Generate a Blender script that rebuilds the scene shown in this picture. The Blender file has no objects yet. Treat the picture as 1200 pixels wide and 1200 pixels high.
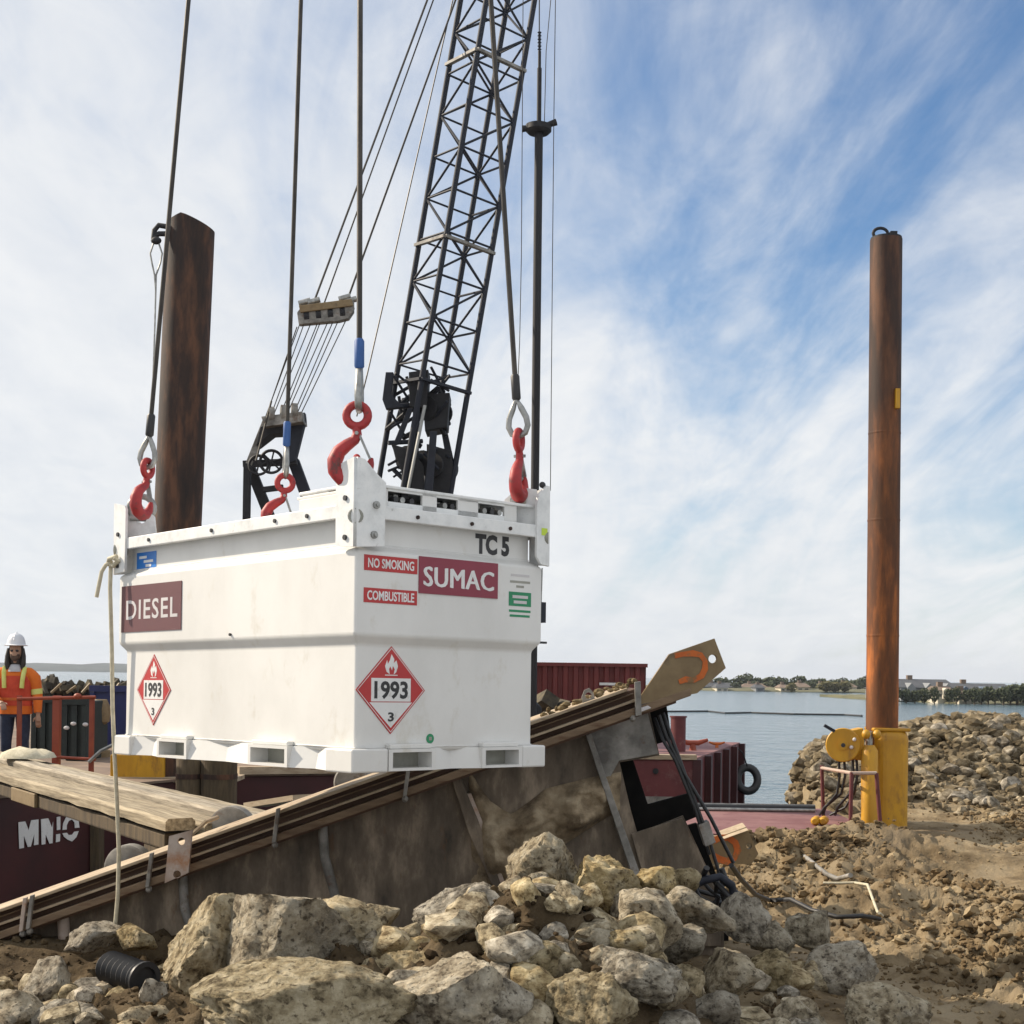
import bpy, bmesh, math, random
import numpy as np
from mathutils import Vector, Matrix, Quaternion, noise as mnoise
R = math.radians
random.seed(7); np.random.seed(7)
scene = bpy.context.scene
COL = scene.collection

# ------------------------------------------------------------------ camera
EYE, F, CX, CY, ROLL = 1.6, 1650.0, 600.0, 791.0, R(0.8)
cam_d = bpy.data.cameras.new('camera'); cam = bpy.data.objects.new('camera', cam_d); COL.objects.link(cam)
cam.location = (0, 0, EYE); cam.rotation_euler = (R(90), -ROLL, 0)
cam_d.sensor_width = 36; cam_d.lens = 36*F/1200; cam_d.shift_y = (CY-600)/1200
cam_d.clip_start = 0.1; cam_d.clip_end = 9000
scene.camera = cam

# ------------------------------------------------------------------ sky, sun, exposure
SUN_AZ, SUN_EL = R(20), R(34)            # from -X turned towards +Y (behind the subject, left)
sdir = Vector((-math.cos(SUN_AZ)*math.cos(SUN_EL), math.sin(SUN_AZ)*math.cos(SUN_EL), math.sin(SUN_EL)))
world = bpy.data.worlds.new('World'); scene.world = world; world.use_nodes = True
wn, wl = world.node_tree.nodes, world.node_tree.links
wn.clear()
def W(t, **k):
    n = wn.new(t)
    for a, b in k.items(): setattr(n, a, b)
    return n
def wm(op, a, b=None, c=None):
    n = W('ShaderNodeMath', operation=op)
    for i, v in enumerate((a, b, c)):
        if v is None: continue
        if hasattr(v, 'links'): wl.new(v, n.inputs[i])
        else: n.inputs[i].default_value = v
    return n.outputs[0]
wo = W('ShaderNodeOutputWorld'); bg = W('ShaderNodeBackground'); bg.inputs[1].default_value = 0.096
sky = W('ShaderNodeTexSky', sky_type='NISHITA', sun_disc=False)
sky.sun_elevation = SUN_EL; sky.sun_rotation = math.atan2(sdir.x, sdir.y)
sky.altitude = 0; sky.air_density = 1.0; sky.dust_density = 0.1; sky.ozone_density = 3.5
tc = W('ShaderNodeTexCoord'); sp = W('ShaderNodeSeparateXYZ'); wl.new(tc.outputs['Generated'], sp.inputs[0])
zz = wm('MAXIMUM', sp.outputs[2], 0.0)
den = wm('ADD', zz, 0.22)
cb = W('ShaderNodeCombineXYZ'); wl.new(wm('DIVIDE', sp.outputs[0], den), cb.inputs[0]); wl.new(wm('DIVIDE', sp.outputs[1], den), cb.inputs[1])
def cloud_noise(loc, rot, scl, scale, detail, rough, dist):
    mp = W('ShaderNodeMapping'); wl.new(cb.outputs[0], mp.inputs[0])
    mp.inputs['Location'].default_value = loc; mp.inputs['Rotation'].default_value = (0, 0, R(rot)); mp.inputs['Scale'].default_value = scl
    n = W('ShaderNodeTexNoise'); wl.new(mp.outputs[0], n.inputs['Vector'])
    n.inputs['Scale'].default_value = scale; n.inputs['Detail'].default_value = detail
    n.inputs['Roughness'].default_value = rough; n.inputs['Distortion'].default_value = dist
    return n.outputs['Fac']
n1 = cloud_noise((0.3, 1.7, 0), -24, (1.0, 0.42, 1), 0.9, 4, 0.5, 0.4)
n2 = cloud_noise((3.1, 0.4, 0), 38, (1.0, 0.24, 1), 2.6, 10, 0.60, 1.1)
n3 = cloud_noise((7.1, 5.4, 0), 60, (1.0, 0.6, 1), 8.0, 9, 0.62, 0.5)
def stretch(n, lo, hi):
    q = W('ShaderNodeMapRange'); wl.new(n, q.inputs[0]); q.inputs[1].default_value = lo; q.inputs[2].default_value = hi; return q.outputs[0]
gapdir = Vector((0.42, 0.80, 0.36)).normalized()                  # a wide clear gap in the cirrus, ahead to the right
dt = W('ShaderNodeVectorMath', operation='DOT_PRODUCT'); wl.new(tc.outputs['Generated'], dt.inputs[0]); dt.inputs[1].default_value = gapdir
gp_ = W('ShaderNodeMapRange', interpolation_type='SMOOTHSTEP'); wl.new(dt.outputs['Value'], gp_.inputs[0]); gp_.inputs[1].default_value = .81; gp_.inputs[2].default_value = .985
gp_.inputs[3].default_value = .62; gp_.inputs[4].default_value = -.04; bank = gp_.outputs[0]
hz = wm('MULTIPLY', wm('POWER', wm('SUBTRACT', 1.0, zz), 9.0), 0.42)
cov = wm('ADD', wm('ADD', wm('MULTIPLY', stretch(n1, .30, .70), 0.42), wm('MULTIPLY', stretch(n2, .31, .70), 0.58)), wm('ADD', wm('MULTIPLY', stretch(n3, .33, .67), 0.13), wm('ADD', bank, hz)))
mr = W('ShaderNodeMapRange', interpolation_type='SMOOTHSTEP'); wl.new(cov, mr.inputs[0])
mr.inputs[1].default_value = 0.26; mr.inputs[2].default_value = 1.16; mr.inputs[3].default_value = 0.12; mr.inputs[4].default_value = 0.97
cm = W('ShaderNodeMix', data_type='RGBA')
shade = W('ShaderNodeMix', data_type='RGBA'); wl.new(wm('MULTIPLY_ADD', stretch(n2, .34, .66), .6, wm('MULTIPLY', stretch(n3, .36, .64), .4)), shade.inputs[0])
shade.inputs[6].default_value = (6.0, 6.3, 6.75, 1); shade.inputs[7].default_value = (7.4, 7.48, 7.55, 1)
wl.new(mr.outputs[0], cm.inputs[0]); hsv = W('ShaderNodeHueSaturation'); hsv.inputs['Saturation'].default_value = 1.32; wl.new(sky.outputs[0], hsv.inputs['Color']); wl.new(hsv.outputs[0], cm.inputs[6]); wl.new(shade.outputs[2], cm.inputs[7])
wl.new(cm.outputs[2], bg.inputs[0]); wl.new(bg.outputs[0], wo.inputs[0])

sun_d = bpy.data.lights.new('sun', 'SUN'); sun = bpy.data.objects.new('sun', sun_d); COL.objects.link(sun)
sun_d.energy = 5.0; sun_d.angle = R(0.5); sun_d.color = (1.0, 0.87, 0.70)
sun.rotation_euler = sdir.to_track_quat('Z', 'Y').to_euler(); sun.location = (0, 0, 40)
vs = scene.view_settings
scene.display_settings.display_device = 'sRGB'
vs.view_transform = 'Standard'; vs.look = 'None'; vs.gamma = 1; vs.use_curve_mapping = False; vs.exposure = 0.36
scene.cycles.max_bounces = 6; scene.cycles.diffuse_bounces = 3; scene.cycles.glossy_bounces = 3
scene.cycles.sample_clamp_indirect = 6

# ------------------------------------------------------------------ helpers
def at(px, py, Y):
    du, dv = px-CX, py-CY; c, s = math.cos(ROLL), math.sin(ROLL)
    return Vector(((du*c+dv*s)*Y/F, Y, EYE+(du*s-dv*c)*Y/F))

MATS = {}
def mat(name, cols, rough=0.7, metal=0.0, scale=6.0, detail=6, stretch=(1, 1, 1), bump=0.0, bscale=40.0, bdist=0.01,
        pits=0.0, spots=None, specks=None, rnd=0.0, spec=0.5, pos=(0.35, 0.65)):
    """noise-mixed procedural paint, rust, stone or wood: cols = 2 or 3 base colours"""
    m = bpy.data.materials.new(name); m.use_nodes = True; nt = m.node_tree; N, L = nt.nodes, nt.links
    b = N['Principled BSDF']; b.inputs['Roughness'].default_value = rough; b.inputs['Metallic'].default_value = metal
    b.inputs['Specular IOR Level'].default_value = spec
    t = N.new('ShaderNodeTexCoord'); mp = N.new('ShaderNodeMapping'); L.new(t.outputs['Object'], mp.inputs[0]); mp.inputs['Scale'].default_value = stretch
    n = N.new('ShaderNodeTexNoise'); L.new(mp.outputs[0], n.inputs[0]); n.inputs['Scale'].default_value = scale; n.inputs['Detail'].default_value = detail; n.inputs['Roughness'].default_value = 0.65
    r = N.new('ShaderNodeValToRGB'); L.new(n.outputs['Fac'], r.inputs[0])
    e = r.color_ramp.elements; e[0].position, e[1].position = pos
    e[0].color = (*cols[0], 1); e[1].color = (*cols[-1], 1)
    if len(cols) == 3: k = e.new(0.5*(pos[0]+pos[1])); k.color = (*cols[1], 1)
    out = r.outputs[0]
    if spots:                                                          # (colour, scale, lo, hi): blotches of rust or dirt
        sc_, scol, lo, hi = spots[1], spots[0], spots[2], spots[3]
        n2 = N.new('ShaderNodeTexNoise'); L.new(mp.outputs[0], n2.inputs[0]); n2.inputs['Scale'].default_value = sc_; n2.inputs['Detail'].default_value = 8; n2.inputs['Roughness'].default_value = 0.7
        mr = N.new('ShaderNodeMapRange'); L.new(n2.outputs['Fac'], mr.inputs[0]); mr.inputs[1].default_value = lo; mr.inputs[2].default_value = hi
        mx = N.new('ShaderNodeMix'); mx.data_type = 'RGBA'; L.new(mr.outputs[0], mx.inputs[0]); L.new(out, mx.inputs[6]); mx.inputs[7].default_value = (*scol, 1); out = mx.outputs[2]
    if specks:                                                         # fine dark pores in the stone
        n3_ = N.new('ShaderNodeTexNoise'); L.new(t.outputs['Object'], n3_.inputs[0]); n3_.inputs['Scale'].default_value = specks[1]; n3_.inputs['Detail'].default_value = 3; n3_.inputs['Roughness'].default_value = .6
        mr3 = N.new('ShaderNodeMapRange'); L.new(n3_.outputs['Fac'], mr3.inputs[0]); mr3.inputs[1].default_value = specks[2]; mr3.inputs[2].default_value = specks[3]; mr3.inputs[4].default_value = .8
        mx3 = N.new('ShaderNodeMix'); mx3.data_type = 'RGBA'; L.new(mr3.outputs[0], mx3.inputs[0]); L.new(out, mx3.inputs[6]); mx3.inputs[7].default_value = (*specks[0], 1); out = mx3.outputs[2]
    if rnd:
        oi = N.new('ShaderNodeObjectInfo'); hs = N.new('ShaderNodeHueSaturation'); L.new(out, hs.inputs['Color'])
        a = N.new('ShaderNodeMapRange'); L.new(oi.outputs['Random'], a.inputs[0]); a.inputs[3].default_value = 1-rnd; a.inputs[4].default_value = 1+rnd*0.5
        L.new(a.outputs[0], hs.inputs['Value'])
        a2 = N.new('ShaderNodeMapRange'); mu = N.new('ShaderNodeMath'); mu.operation = 'FRACT'; m7 = N.new('ShaderNodeMath'); m7.operation = 'MULTIPLY'; m7.inputs[1].default_value = 7.31
        L.new(oi.outputs['Random'], m7.inputs[0]); L.new(m7.outputs[0], mu.inputs[0]); L.new(mu.outputs[0], a2.inputs[0]); a2.inputs[3].default_value = 0.55; a2.inputs[4].default_value = 1.15
        L.new(a2.outputs[0], hs.inputs['Saturation']); out = hs.outputs[0]
    L.new(out, b.inputs['Base Color'])
    if bump or pits:
        nb = N.new('ShaderNodeTexNoise'); L.new(mp.outputs[0], nb.inputs[0]); nb.inputs['Scale'].default_value = bscale; nb.inputs['Detail'].default_value = 6; nb.inputs['Roughness'].default_value = 0.7
        h = nb.outputs['Fac']
        if pits:
            v = N.new('ShaderNodeTexVoronoi'); L.new(mp.outputs[0], v.inputs[0]); v.inputs['Scale'].default_value = bscale*0.45
            pm = N.new('ShaderNodeMapRange'); L.new(v.outputs['Distance'], pm.inputs[0]); pm.inputs[1].default_value = 0.05; pm.inputs[2].default_value = 0.45; pm.inputs[4].default_value = pits
            ad = N.new('ShaderNodeMath'); ad.operation = 'ADD'; L.new(h, ad.inputs[0]); L.new(pm.outputs[0], ad.inputs[1]); h = ad.outputs[0]
        bp = N.new('ShaderNodeBump'); bp.inputs['Strength'].default_value = max(bump, 0.3); bp.inputs['Distance'].default_value = bdist
        L.new(h, bp.inputs['Height']); L.new(bp.outputs[0], b.inputs['Normal'])
    MATS[name] = m
    return m

M_white = mat('white_paint', [(.63, .625, .60), (.72, .715, .69)], .48, scale=1.7, stretch=(1, 1, .6), spots=((.50, .46, .37), 5.5, .58, .84), bump=.12, bscale=5, bdist=.006)
M_galv = mat('scuffed_white_steel', [(.60, .61, .60), (.72, .73, .72), (.79, .79, .77)], .5, scale=9, spots=((.34, .33, .30), 22, .62, .74), bump=.1, bscale=50, bdist=.002)
M_inner = mat('shade_and_print_grey', [(.24, .24, .205), (.34, .335, .29)], .6, scale=6)  # grey puts the pockets' deep shadow into the colour; also used for print
M_black = mat('black_steel', [(.006, .006, .008), (.016, .016, .019)], .7, scale=5)
M_navy = mat('dark_blue_steel', [(.006, .008, .016), (.014, .018, .030)], .7, scale=5)
M_rope = mat('wire_rope', [(.025, .023, .02), (.07, .06, .05)], .5, metal=.4, scale=30, stretch=(1, 1, .15), bump=.4, bscale=90, bdist=.002)
M_thim = mat('galvanised_thimble', [(.22, .22, .21), (.40, .40, .38)], .4, metal=.7, scale=20)
M_red = mat('red_hook_paint', [(.26, .016, .018), (.40, .028, .028)], .55, scale=10, spots=((.10, .035, .03), 16, .54, .64))
M_blue = mat('blue_wrap', [(.02, .07, .22), (.03, .10, .30)], .6, scale=14)
M_sgn_b = mat('brown_sign_face', [(.115, .040, .045), (.13, .046, .05)], .45, scale=4)
M_sgn_r = mat('crimson_sign_face', [(.215, .025, .045), (.24, .03, .055)], .4, scale=4)
M_letter = mat('white_lettering', [(.66, .66, .65), (.74, .74, .73)], .5, scale=5, spots=((.48, .46, .43), 28, .56, .72))
M_letter_g = mat('grey_lettering', [(.52, .50, .50), (.60, .58, .58)], .5, scale=5)
M_lblk = mat('black_lettering', [(.018, .018, .02), (.03, .03, .032)], .5, scale=5)
M_lred = mat('red_sticker', [(.40, .022, .022), (.46, .03, .03)], .4, scale=5)
M_grn = mat('green_sticker', [(.01, .20, .085), (.015, .24, .10)], .4, scale=5)
M_bst = mat('blue_sticker', [(.02, .15, .50), (.03, .20, .58)], .4, scale=5)
M_lime = mat('lime_sticker', [(.45, .60, .03), (.5, .65, .05)], .4, scale=5)
M_rust = mat('rusty_pile', [(.012, .0065, .005), (.034, .0155, .009), (.11, .046, .021)], .75, scale=2.2, stretch=(2.2, 2.2, .5), bump=.25, bscale=30, bdist=.006, spots=((.19, .09, .045), 3.0, .64, .80))
M_rust2 = mat('orange_rust_pile', [(.011, .006, .005), (.038, .016, .009), (.12, .048, .020)], .75, scale=1.8, stretch=(2.2, 2.2, .4), bump=.25, bscale=30, bdist=.006, spots=((.035, .018, .012), 2.0, .52, .70))
N_, L_ = M_rust2.node_tree.nodes, M_rust2.node_tree.links; b_ = N_['Principled BSDF']; src_ = b_.inputs['Base Color'].links[0].from_socket
t_ = N_.new('ShaderNodeTexCoord'); s_ = N_.new('ShaderNodeSeparateXYZ'); L_.new(t_.outputs['Object'], s_.inputs[0]); n_ = N_.new('ShaderNodeTexNoise'); n_.inputs['Scale'].default_value = 1.1; n_.inputs['Detail'].default_value = 6; L_.new(t_.outputs['Object'], n_.inputs[0])
a_ = N_.new('ShaderNodeMath'); a_.operation = 'MULTIPLY_ADD'; a_.inputs[1].default_value = 3.0; L_.new(n_.outputs['Fac'], a_.inputs[0]); L_.new(s_.outputs[2], a_.inputs[2])
r_ = N_.new('ShaderNodeMapRange'); L_.new(a_.outputs[0], r_.inputs[0]); r_.inputs[1].default_value = 8.8; r_.inputs[2].default_value = 5.6
x_ = N_.new('ShaderNodeMix'); x_.data_type = 'RGBA'; x_.blend_type = 'MULTIPLY'; L_.new(r_.outputs[0], x_.inputs[0]); L_.new(src_, x_.inputs[6]); x_.inputs[7].default_value = (4.4, 3.3, 1.2, 1); L_.new(x_.outputs[2], b_.inputs['Base Color'])
M_yel = mat('yellow_paint', [(.40, .20, .008), (.58, .31, .012)], .5, scale=3, stretch=(1, 1, .4), spots=((.20, .09, .02), 5, .54, .72), bump=.1, bscale=20, bdist=.004)
M_mar = mat('maroon_paint', [(.085, .016, .018), (.14, .028, .03)], .6, scale=2.0, spots=((.21, .10, .09), 3.5, .56, .74), bump=.1, bscale=12, bdist=.006)
M_mardk = mat('maroon_hull', [(.030, .004, .005), (.055, .008, .009)], .6, scale=1.5)
M_pink = mat('faded_deck', [(.16, .06, .058), (.25, .125, .115)], .7, scale=1.6, spots=((.13, .04, .04), 4, .52, .68), bump=.1, bscale=10, bdist=.005)
M_rail = mat('orange_red_rail', [(.22, .038, .016), (.30, .055, .02)], .5, scale=6)
M_deckgrey = mat('barge_deck', [(.12, .085, .065), (.24, .17, .12)], .8, scale=1.2, bump=.2, bscale=14, bdist=.01)
M_timber = mat('weathered_timber', [(.14, .11, .07), (.27, .22, .145), (.40, .335, .23)], .85, scale=5, stretch=(7, .35, 7), bump=.5, bscale=12, bdist=.012, spots=((.11, .08, .045), 4, .58, .72), rnd=.35)
M_timdk = mat('dark_timber', [(.05, .035, .02), (.12, .085, .045)], .9, scale=5, stretch=(3, 3, .4), bump=.4, bscale=16, bdist=.012)
M_girder = mat('grimy_girder_steel', [(.032, .025, .018), (.15, .116, .082), (.44, .355, .26)], .72, scale=3.4, detail=10, pos=(.30, .74), stretch=(1.6, 1, .6), bump=.3, bscale=14, bdist=.01, spots=((.16, .075, .03), 5.0, .60, .74))
M_gpanel = mat('scraped_grey_steel', [(.09, .082, .072), (.20, .19, .17), (.33, .31, .28)], .6, scale=4, bump=.25, bscale=20, bdist=.006, spots=((.12, .07, .04), 9, .55, .68))
M_tan = mat('lit_tan_flange', [(.30, .225, .145), (.46, .37, .255)], .7, scale=5, stretch=(.5, 1, 3), bump=.3, bscale=18, bdist=.006, spots=((.16, .08, .04), 6, .56, .7))  # pale tan puts the lit look of the girder's top edge into the colour
M_flange = mat('brown_flange', [(.13, .085, .05), (.24, .165, .10)], .75, scale=5, stretch=(.5, 1, 3), bump=.3, bscale=18, bdist=.006, spots=((.10, .045, .02), 6, .54, .68))
M_brown = mat('brown_channel', [(.075, .04, .025), (.14, .08, .05)], .75, scale=4, stretch=(.4, 1, 3))
M_lug = mat('pale_rusty_plate', [(.36, .26, .20), (.50, .42, .36)], .6, scale=7, spots=((.36, .15, .05), 5, .52, .68), bump=.1, bscale=30, bdist=.003)
M_pad = mat('ochre_plate', [(.17, .115, .055), (.25, .18, .09)], .65, scale=6, spots=((.09, .06, .035), 6, .55, .7), bump=.15, bscale=20, bdist=.004)
M_orange = mat('orange_spray_paint', [(.44, .095, .014), (.58, .14, .02)], .7, scale=9, spots=((.20, .12, .05), 14, .52, .64))
M_mud = mat('dried_mud', [(.11, .08, .048), (.28, .215, .135), (.44, .36, .245)], .95, scale=5, bump=.7, bscale=22, bdist=.02)
M_black_in = mat('void_shade_black', [(.006, .006, .006), (.012, .011, .010)], .9, scale=5, spec=.1)  # near black paints in the shade inside the girder
M_hose = mat('black_rubber', [(.012, .012, .013), (.025, .025, .027)], .5, scale=8)
M_cord = mat('beige_rope', [(.42, .38, .27), (.58, .53, .40)], .9, scale=30, bump=.3, bscale=80, bdist=.003)
LIME = dict(rough=.95, bump=1.0, bdist=.035, specks=((.07, .05, .028), 46, .56, .66), pits=.55, spec=.15)
M_rock = mat('cream_limestone', [(.15, .105, .050), (.50, .395, .225), (.68, .575, .375)], scale=14, detail=10, bscale=55, spots=((.20, .18, .145), 4, .54, .74), pos=(.36, .62), rnd=.16, **LIME)
M_rockg = mat('grey_limestone', [(.11, .085, .048), (.37, .30, .18), (.59, .505, .34)], scale=15, detail=10, bscale=55, spots=((.30, .235, .13), 4, .56, .76), pos=(.36, .62), rnd=.16, **LIME)
M_rocks = mat('rubble_stone', [(.065, .050, .030), (.185, .145, .088), (.42, .355, .25)], .95, scale=3.2, bump=.6, bscale=18, bdist=.02, rnd=.25, spec=.15)
M_heap = mat('heap_stone', [(.065, .050, .030), (.20, .16, .10), (.42, .355, .25)], .95, scale=1.1, bump=.5, bscale=4, bdist=.02, specks=((.07, .05, .028), 5, .56, .68), rnd=.25, spec=.15)
M_rub = mat('rubble_cream', [(.14, .10, .055), (.40, .325, .20), (.58, .50, .345)], .95, scale=1.6, bump=.5, bscale=4, bdist=.02, specks=((.07, .05, .028), 5, .56, .68), rnd=.22, spec=.15)
M_rubg = mat('rubble_grey', [(.10, .08, .05), (.33, .27, .17), (.54, .47, .33)], .95, scale=1.6, bump=.5, bscale=4, bdist=.02, specks=((.07, .05, .028), 5, .56, .68), rnd=.22, spec=.15)
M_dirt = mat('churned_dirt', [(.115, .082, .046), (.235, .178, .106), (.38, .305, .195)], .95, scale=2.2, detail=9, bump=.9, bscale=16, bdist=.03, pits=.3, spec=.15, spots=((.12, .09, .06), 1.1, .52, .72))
def darken_low_x(m):  # multiplies the base colour darker towards low X, with a noisy edge
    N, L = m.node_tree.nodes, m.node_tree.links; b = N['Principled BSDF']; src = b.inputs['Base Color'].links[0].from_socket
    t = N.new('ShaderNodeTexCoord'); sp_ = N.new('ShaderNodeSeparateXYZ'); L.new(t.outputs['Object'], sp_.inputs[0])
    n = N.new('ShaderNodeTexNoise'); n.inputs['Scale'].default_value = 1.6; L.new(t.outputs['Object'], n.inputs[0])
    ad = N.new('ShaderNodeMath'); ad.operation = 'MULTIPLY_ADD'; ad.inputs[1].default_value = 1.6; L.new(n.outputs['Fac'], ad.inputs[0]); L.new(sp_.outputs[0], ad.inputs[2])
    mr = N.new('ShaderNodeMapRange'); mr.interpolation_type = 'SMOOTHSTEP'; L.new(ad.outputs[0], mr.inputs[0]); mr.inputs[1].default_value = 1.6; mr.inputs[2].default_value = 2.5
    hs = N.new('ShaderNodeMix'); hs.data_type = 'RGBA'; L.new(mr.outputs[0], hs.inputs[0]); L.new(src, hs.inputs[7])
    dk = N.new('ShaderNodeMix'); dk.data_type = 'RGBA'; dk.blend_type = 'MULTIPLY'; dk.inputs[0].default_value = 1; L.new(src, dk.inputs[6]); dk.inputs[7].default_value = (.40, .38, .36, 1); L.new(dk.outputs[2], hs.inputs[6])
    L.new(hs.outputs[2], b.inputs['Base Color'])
darken_low_x(M_dirt)
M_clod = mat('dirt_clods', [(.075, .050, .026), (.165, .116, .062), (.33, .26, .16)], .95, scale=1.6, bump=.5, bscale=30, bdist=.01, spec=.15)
darken_low_x(M_clod)
M_grassf = mat('shore_grass', [(.085, .085, .042), (.16, .15, .08)], .95, scale=.06)
M_leaf = mat('far_foliage', [(.035, .048, .022), (.075, .085, .04)], .95, scale=.5)
M_leafy = mat('far_olive_foliage', [(.09, .085, .03), (.15, .13, .05)], .95, scale=.5)
M_hill = mat('distant_hills', [(.03, .042, .045), (.06, .075, .075)], .95, scale=.01)
M_wall_a = mat('grey_siding', [(.17, .18, .19), (.23, .24, .25)], .8, scale=.5)
M_wall_b = mat('cream_siding', [(.48, .43, .33), (.56, .51, .41)], .8, scale=.5)
M_wall_c = mat('blue_siding', [(.07, .10, .15), (.10, .14, .20)], .8, scale=.5)
M_roof = mat('dark_shingles', [(.045, .05, .06), (.08, .085, .095)], .85, scale=1)
M_roofb = mat('brown_shingles', [(.14, .10, .075), (.20, .15, .115)], .85, scale=1)
M_win = mat('dark_window_glass', [(.03, .04, .05), (.05, .06, .07)], .15, scale=1)
M_trunk = mat('bark', [(.07, .05, .035), (.12, .09, .06)], .95, scale=4)
M_skin = mat('skin', [(.34, .20, .135), (.39, .24, .165)], .6, scale=12)
M_hair = mat('dark_hair', [(.014, .010, .008), (.03, .022, .016)], .6, scale=20)
M_beard = mat('short_beard', [(.05, .03, .02), (.10, .06, .042)], .8, scale=30)
M_orj = mat('orange_jacket', [(.62, .13, .012), (.70, .17, .018)], .85, scale=10, bump=.3, bscale=20, bdist=.01)
M_vest = mat('red_vest', [(.46, .045, .02), (.56, .07, .03)], .85, scale=12, bump=.3, bscale=20, bdist=.01)
M_hivis = mat('lime_reflective_tape', [(.55, .58, .12), (.66, .68, .22)], .6, scale=12)
M_jean = mat('dark_jeans', [(.015, .022, .045), (.03, .04, .075)], .9, scale=12)
M_shirt = mat('grey_shirt', [(.40, .40, .42), (.48, .48, .5)], .9, scale=12)
M_hat = mat('white_hard_hat', [(.62, .64, .68), (.72, .73, .76)], .35, scale=6)
M_boot = mat('brown_boot', [(.05, .035, .02), (.09, .06, .035)], .8, scale=12)
M_binblue = mat('blue_container_paint', [(.008, .014, .075), (.014, .022, .11)], .5, scale=2)
M_bindk = mat('dark_green_bin', [(.010, .016, .016), (.022, .032, .030)], .7, scale=3)
M_junk = mat('scrap_heap', [(.02, .018, .014), (.06, .05, .035), (.11, .09, .05)], .9, scale=3)
M_corr = mat('red_corrugated_paint', [(.115, .018, .018), (.17, .032, .028)], .6, scale=1.3, stretch=(1, 1, .4), spots=((.08, .03, .025), 2, .56, .72))

class G:
    def __init__(s): s.v = []; s.f = []
    def add(s, vs, fs):
        o = len(s.v); s.v += [tuple(p) for p in vs]; s.f += [tuple(i+o for i in f) for f in fs]; return s
    def box(s, lo, hi, M=None):
        vs = [Vector((x, y, z)) for z in (lo[2], hi[2]) for y in (lo[1], hi[1]) for x in (lo[0], hi[0])]
        if M is not None: vs = [M @ p for p in vs]
        return s.add(vs, [(0, 2, 3, 1), (4, 5, 7, 6), (0, 1, 5, 4), (2, 6, 7, 3), (0, 4, 6, 2), (1, 3, 7, 5)])
    def prism(s, poly, ext):
        n = len(poly); a = [Vector(p) for p in poly]; e = Vector(ext); b = [p+e for p in a]
        return s.add(a+b, [tuple(range(n-1, -1, -1)), tuple(range(n, 2*n))]+[(i, (i+1) % n, n+(i+1) % n, n+i) for i in range(n)])
    def bar(s, a, b, w, h=None, up=(0, 0, 1)):
        a, b = Vector(a), Vector(b); h = h or w; d = (b-a).normalized(); u = Vector(up)
        if abs(d.dot(u)) > .98: u = Vector((1, 0, 0))
        x = d.cross(u).normalized()*w/2; y = x.cross(d).normalized()*h/2
        return s.add([a-x-y, a+x-y, a+x+y, a-x+y, b-x-y, b+x-y, b+x+y, b-x+y], [(3, 2, 1, 0), (4, 5, 6, 7), (0, 1, 5, 4), (1, 2, 6, 5), (2, 3, 7, 6), (3, 0, 4, 7)])
    def tube(s, pts, r, seg=8, closed=False, caps=True, sq=1.0):
        pts = [Vector(p) for p in pts]; n = len(pts); rs = r if isinstance(r, (list, tuple)) else [r]*n
        def tan(i):
            if closed: return (pts[(i+1) % n]-pts[i-1]).normalized()
            return (pts[min(i+1, n-1)]-pts[max(i-1, 0)]).normalized()
        t0 = tan(0); u = t0.orthogonal().normalized(); vs = []
        pt = t0
        for i in range(n):
            t = tan(i); q = pt.rotation_difference(t); u = (q @ u); u = (u-t*u.dot(t)).normalized(); pt = t; w = t.cross(u)
            for k in range(seg):
                a = 2*math.pi*k/seg; vs.append(pts[i]+(u*math.cos(a)+w*math.sin(a)*sq)*rs[i])
        fs = []
        for i in range(n if closed else n-1):
            for k in range(seg):
                j = (i+1) % n; fs.append((i*seg+k, i*seg+(k+1) % seg, j*seg+(k+1) % seg, j*seg+k))
        if caps and not closed: fs += [tuple(range(seg-1, -1, -1)), tuple((n-1)*seg+k for k in range(seg))]
        return s.add(vs, fs)
    def rings(s, rings, caps=True):
        """loft: each ring a list of points, same count"""
        m = len(rings[0]); vs = [p for r in rings for p in r]; fs = []
        for i in range(len(rings)-1):
            for k in range(m): fs.append((i*m+k, i*m+(k+1) % m, (i+1)*m+(k+1) % m, (i+1)*m+k))
        if caps: fs += [tuple(range(m-1, -1, -1)), tuple((len(rings)-1)*m+k for k in range(m))]
        return s.add(vs, fs)
    def lathe(s, prof, c, axis=(0, 0, 1), seg=20, caps=True):
        q = Vector((0, 0, 1)).rotation_difference(Vector(axis).normalized()); c = Vector(c)
        return s.rings([[c+q @ Vector((r*math.cos(2*math.pi*k/seg), r*math.sin(2*math.pi*k/seg), h)) for k in range(seg)] for r, h in prof], caps)
    def ell(s, c, rx, ry, rz, seg=12, nr=8):
        c = Vector(c); rg = []
        for i in range(nr+1):
            a = math.pi*(i/nr)*.98+.03-math.pi/2; rg.append([c+Vector((rx*math.cos(a)*math.cos(2*math.pi*k/seg), ry*math.cos(a)*math.sin(2*math.pi*k/seg), rz*math.sin(a))) for k in range(seg)])
        return s.rings(rg)
    def build(s, name, m, parent=None, world=True, smooth=None, bevel=0, bseg=2):
        inv = wmat(parent).inverted() if (parent is not None and world) else Matrix()
        me = bpy.data.meshes.new(name); me.from_pydata([inv @ Vector(p) for p in s.v], [], s.f); me.update()
        bm = bmesh.new(); bm.from_mesh(me); bmesh.ops.recalc_face_normals(bm, faces=bm.faces); bm.to_mesh(me); bm.free()
        return link(name, me, m, parent, smooth, bevel, bseg)
def wmat(o):
    m = o.matrix_basis.copy()
    while o.parent is not None: o = o.parent; m = o.matrix_basis @ m
    return m
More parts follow.
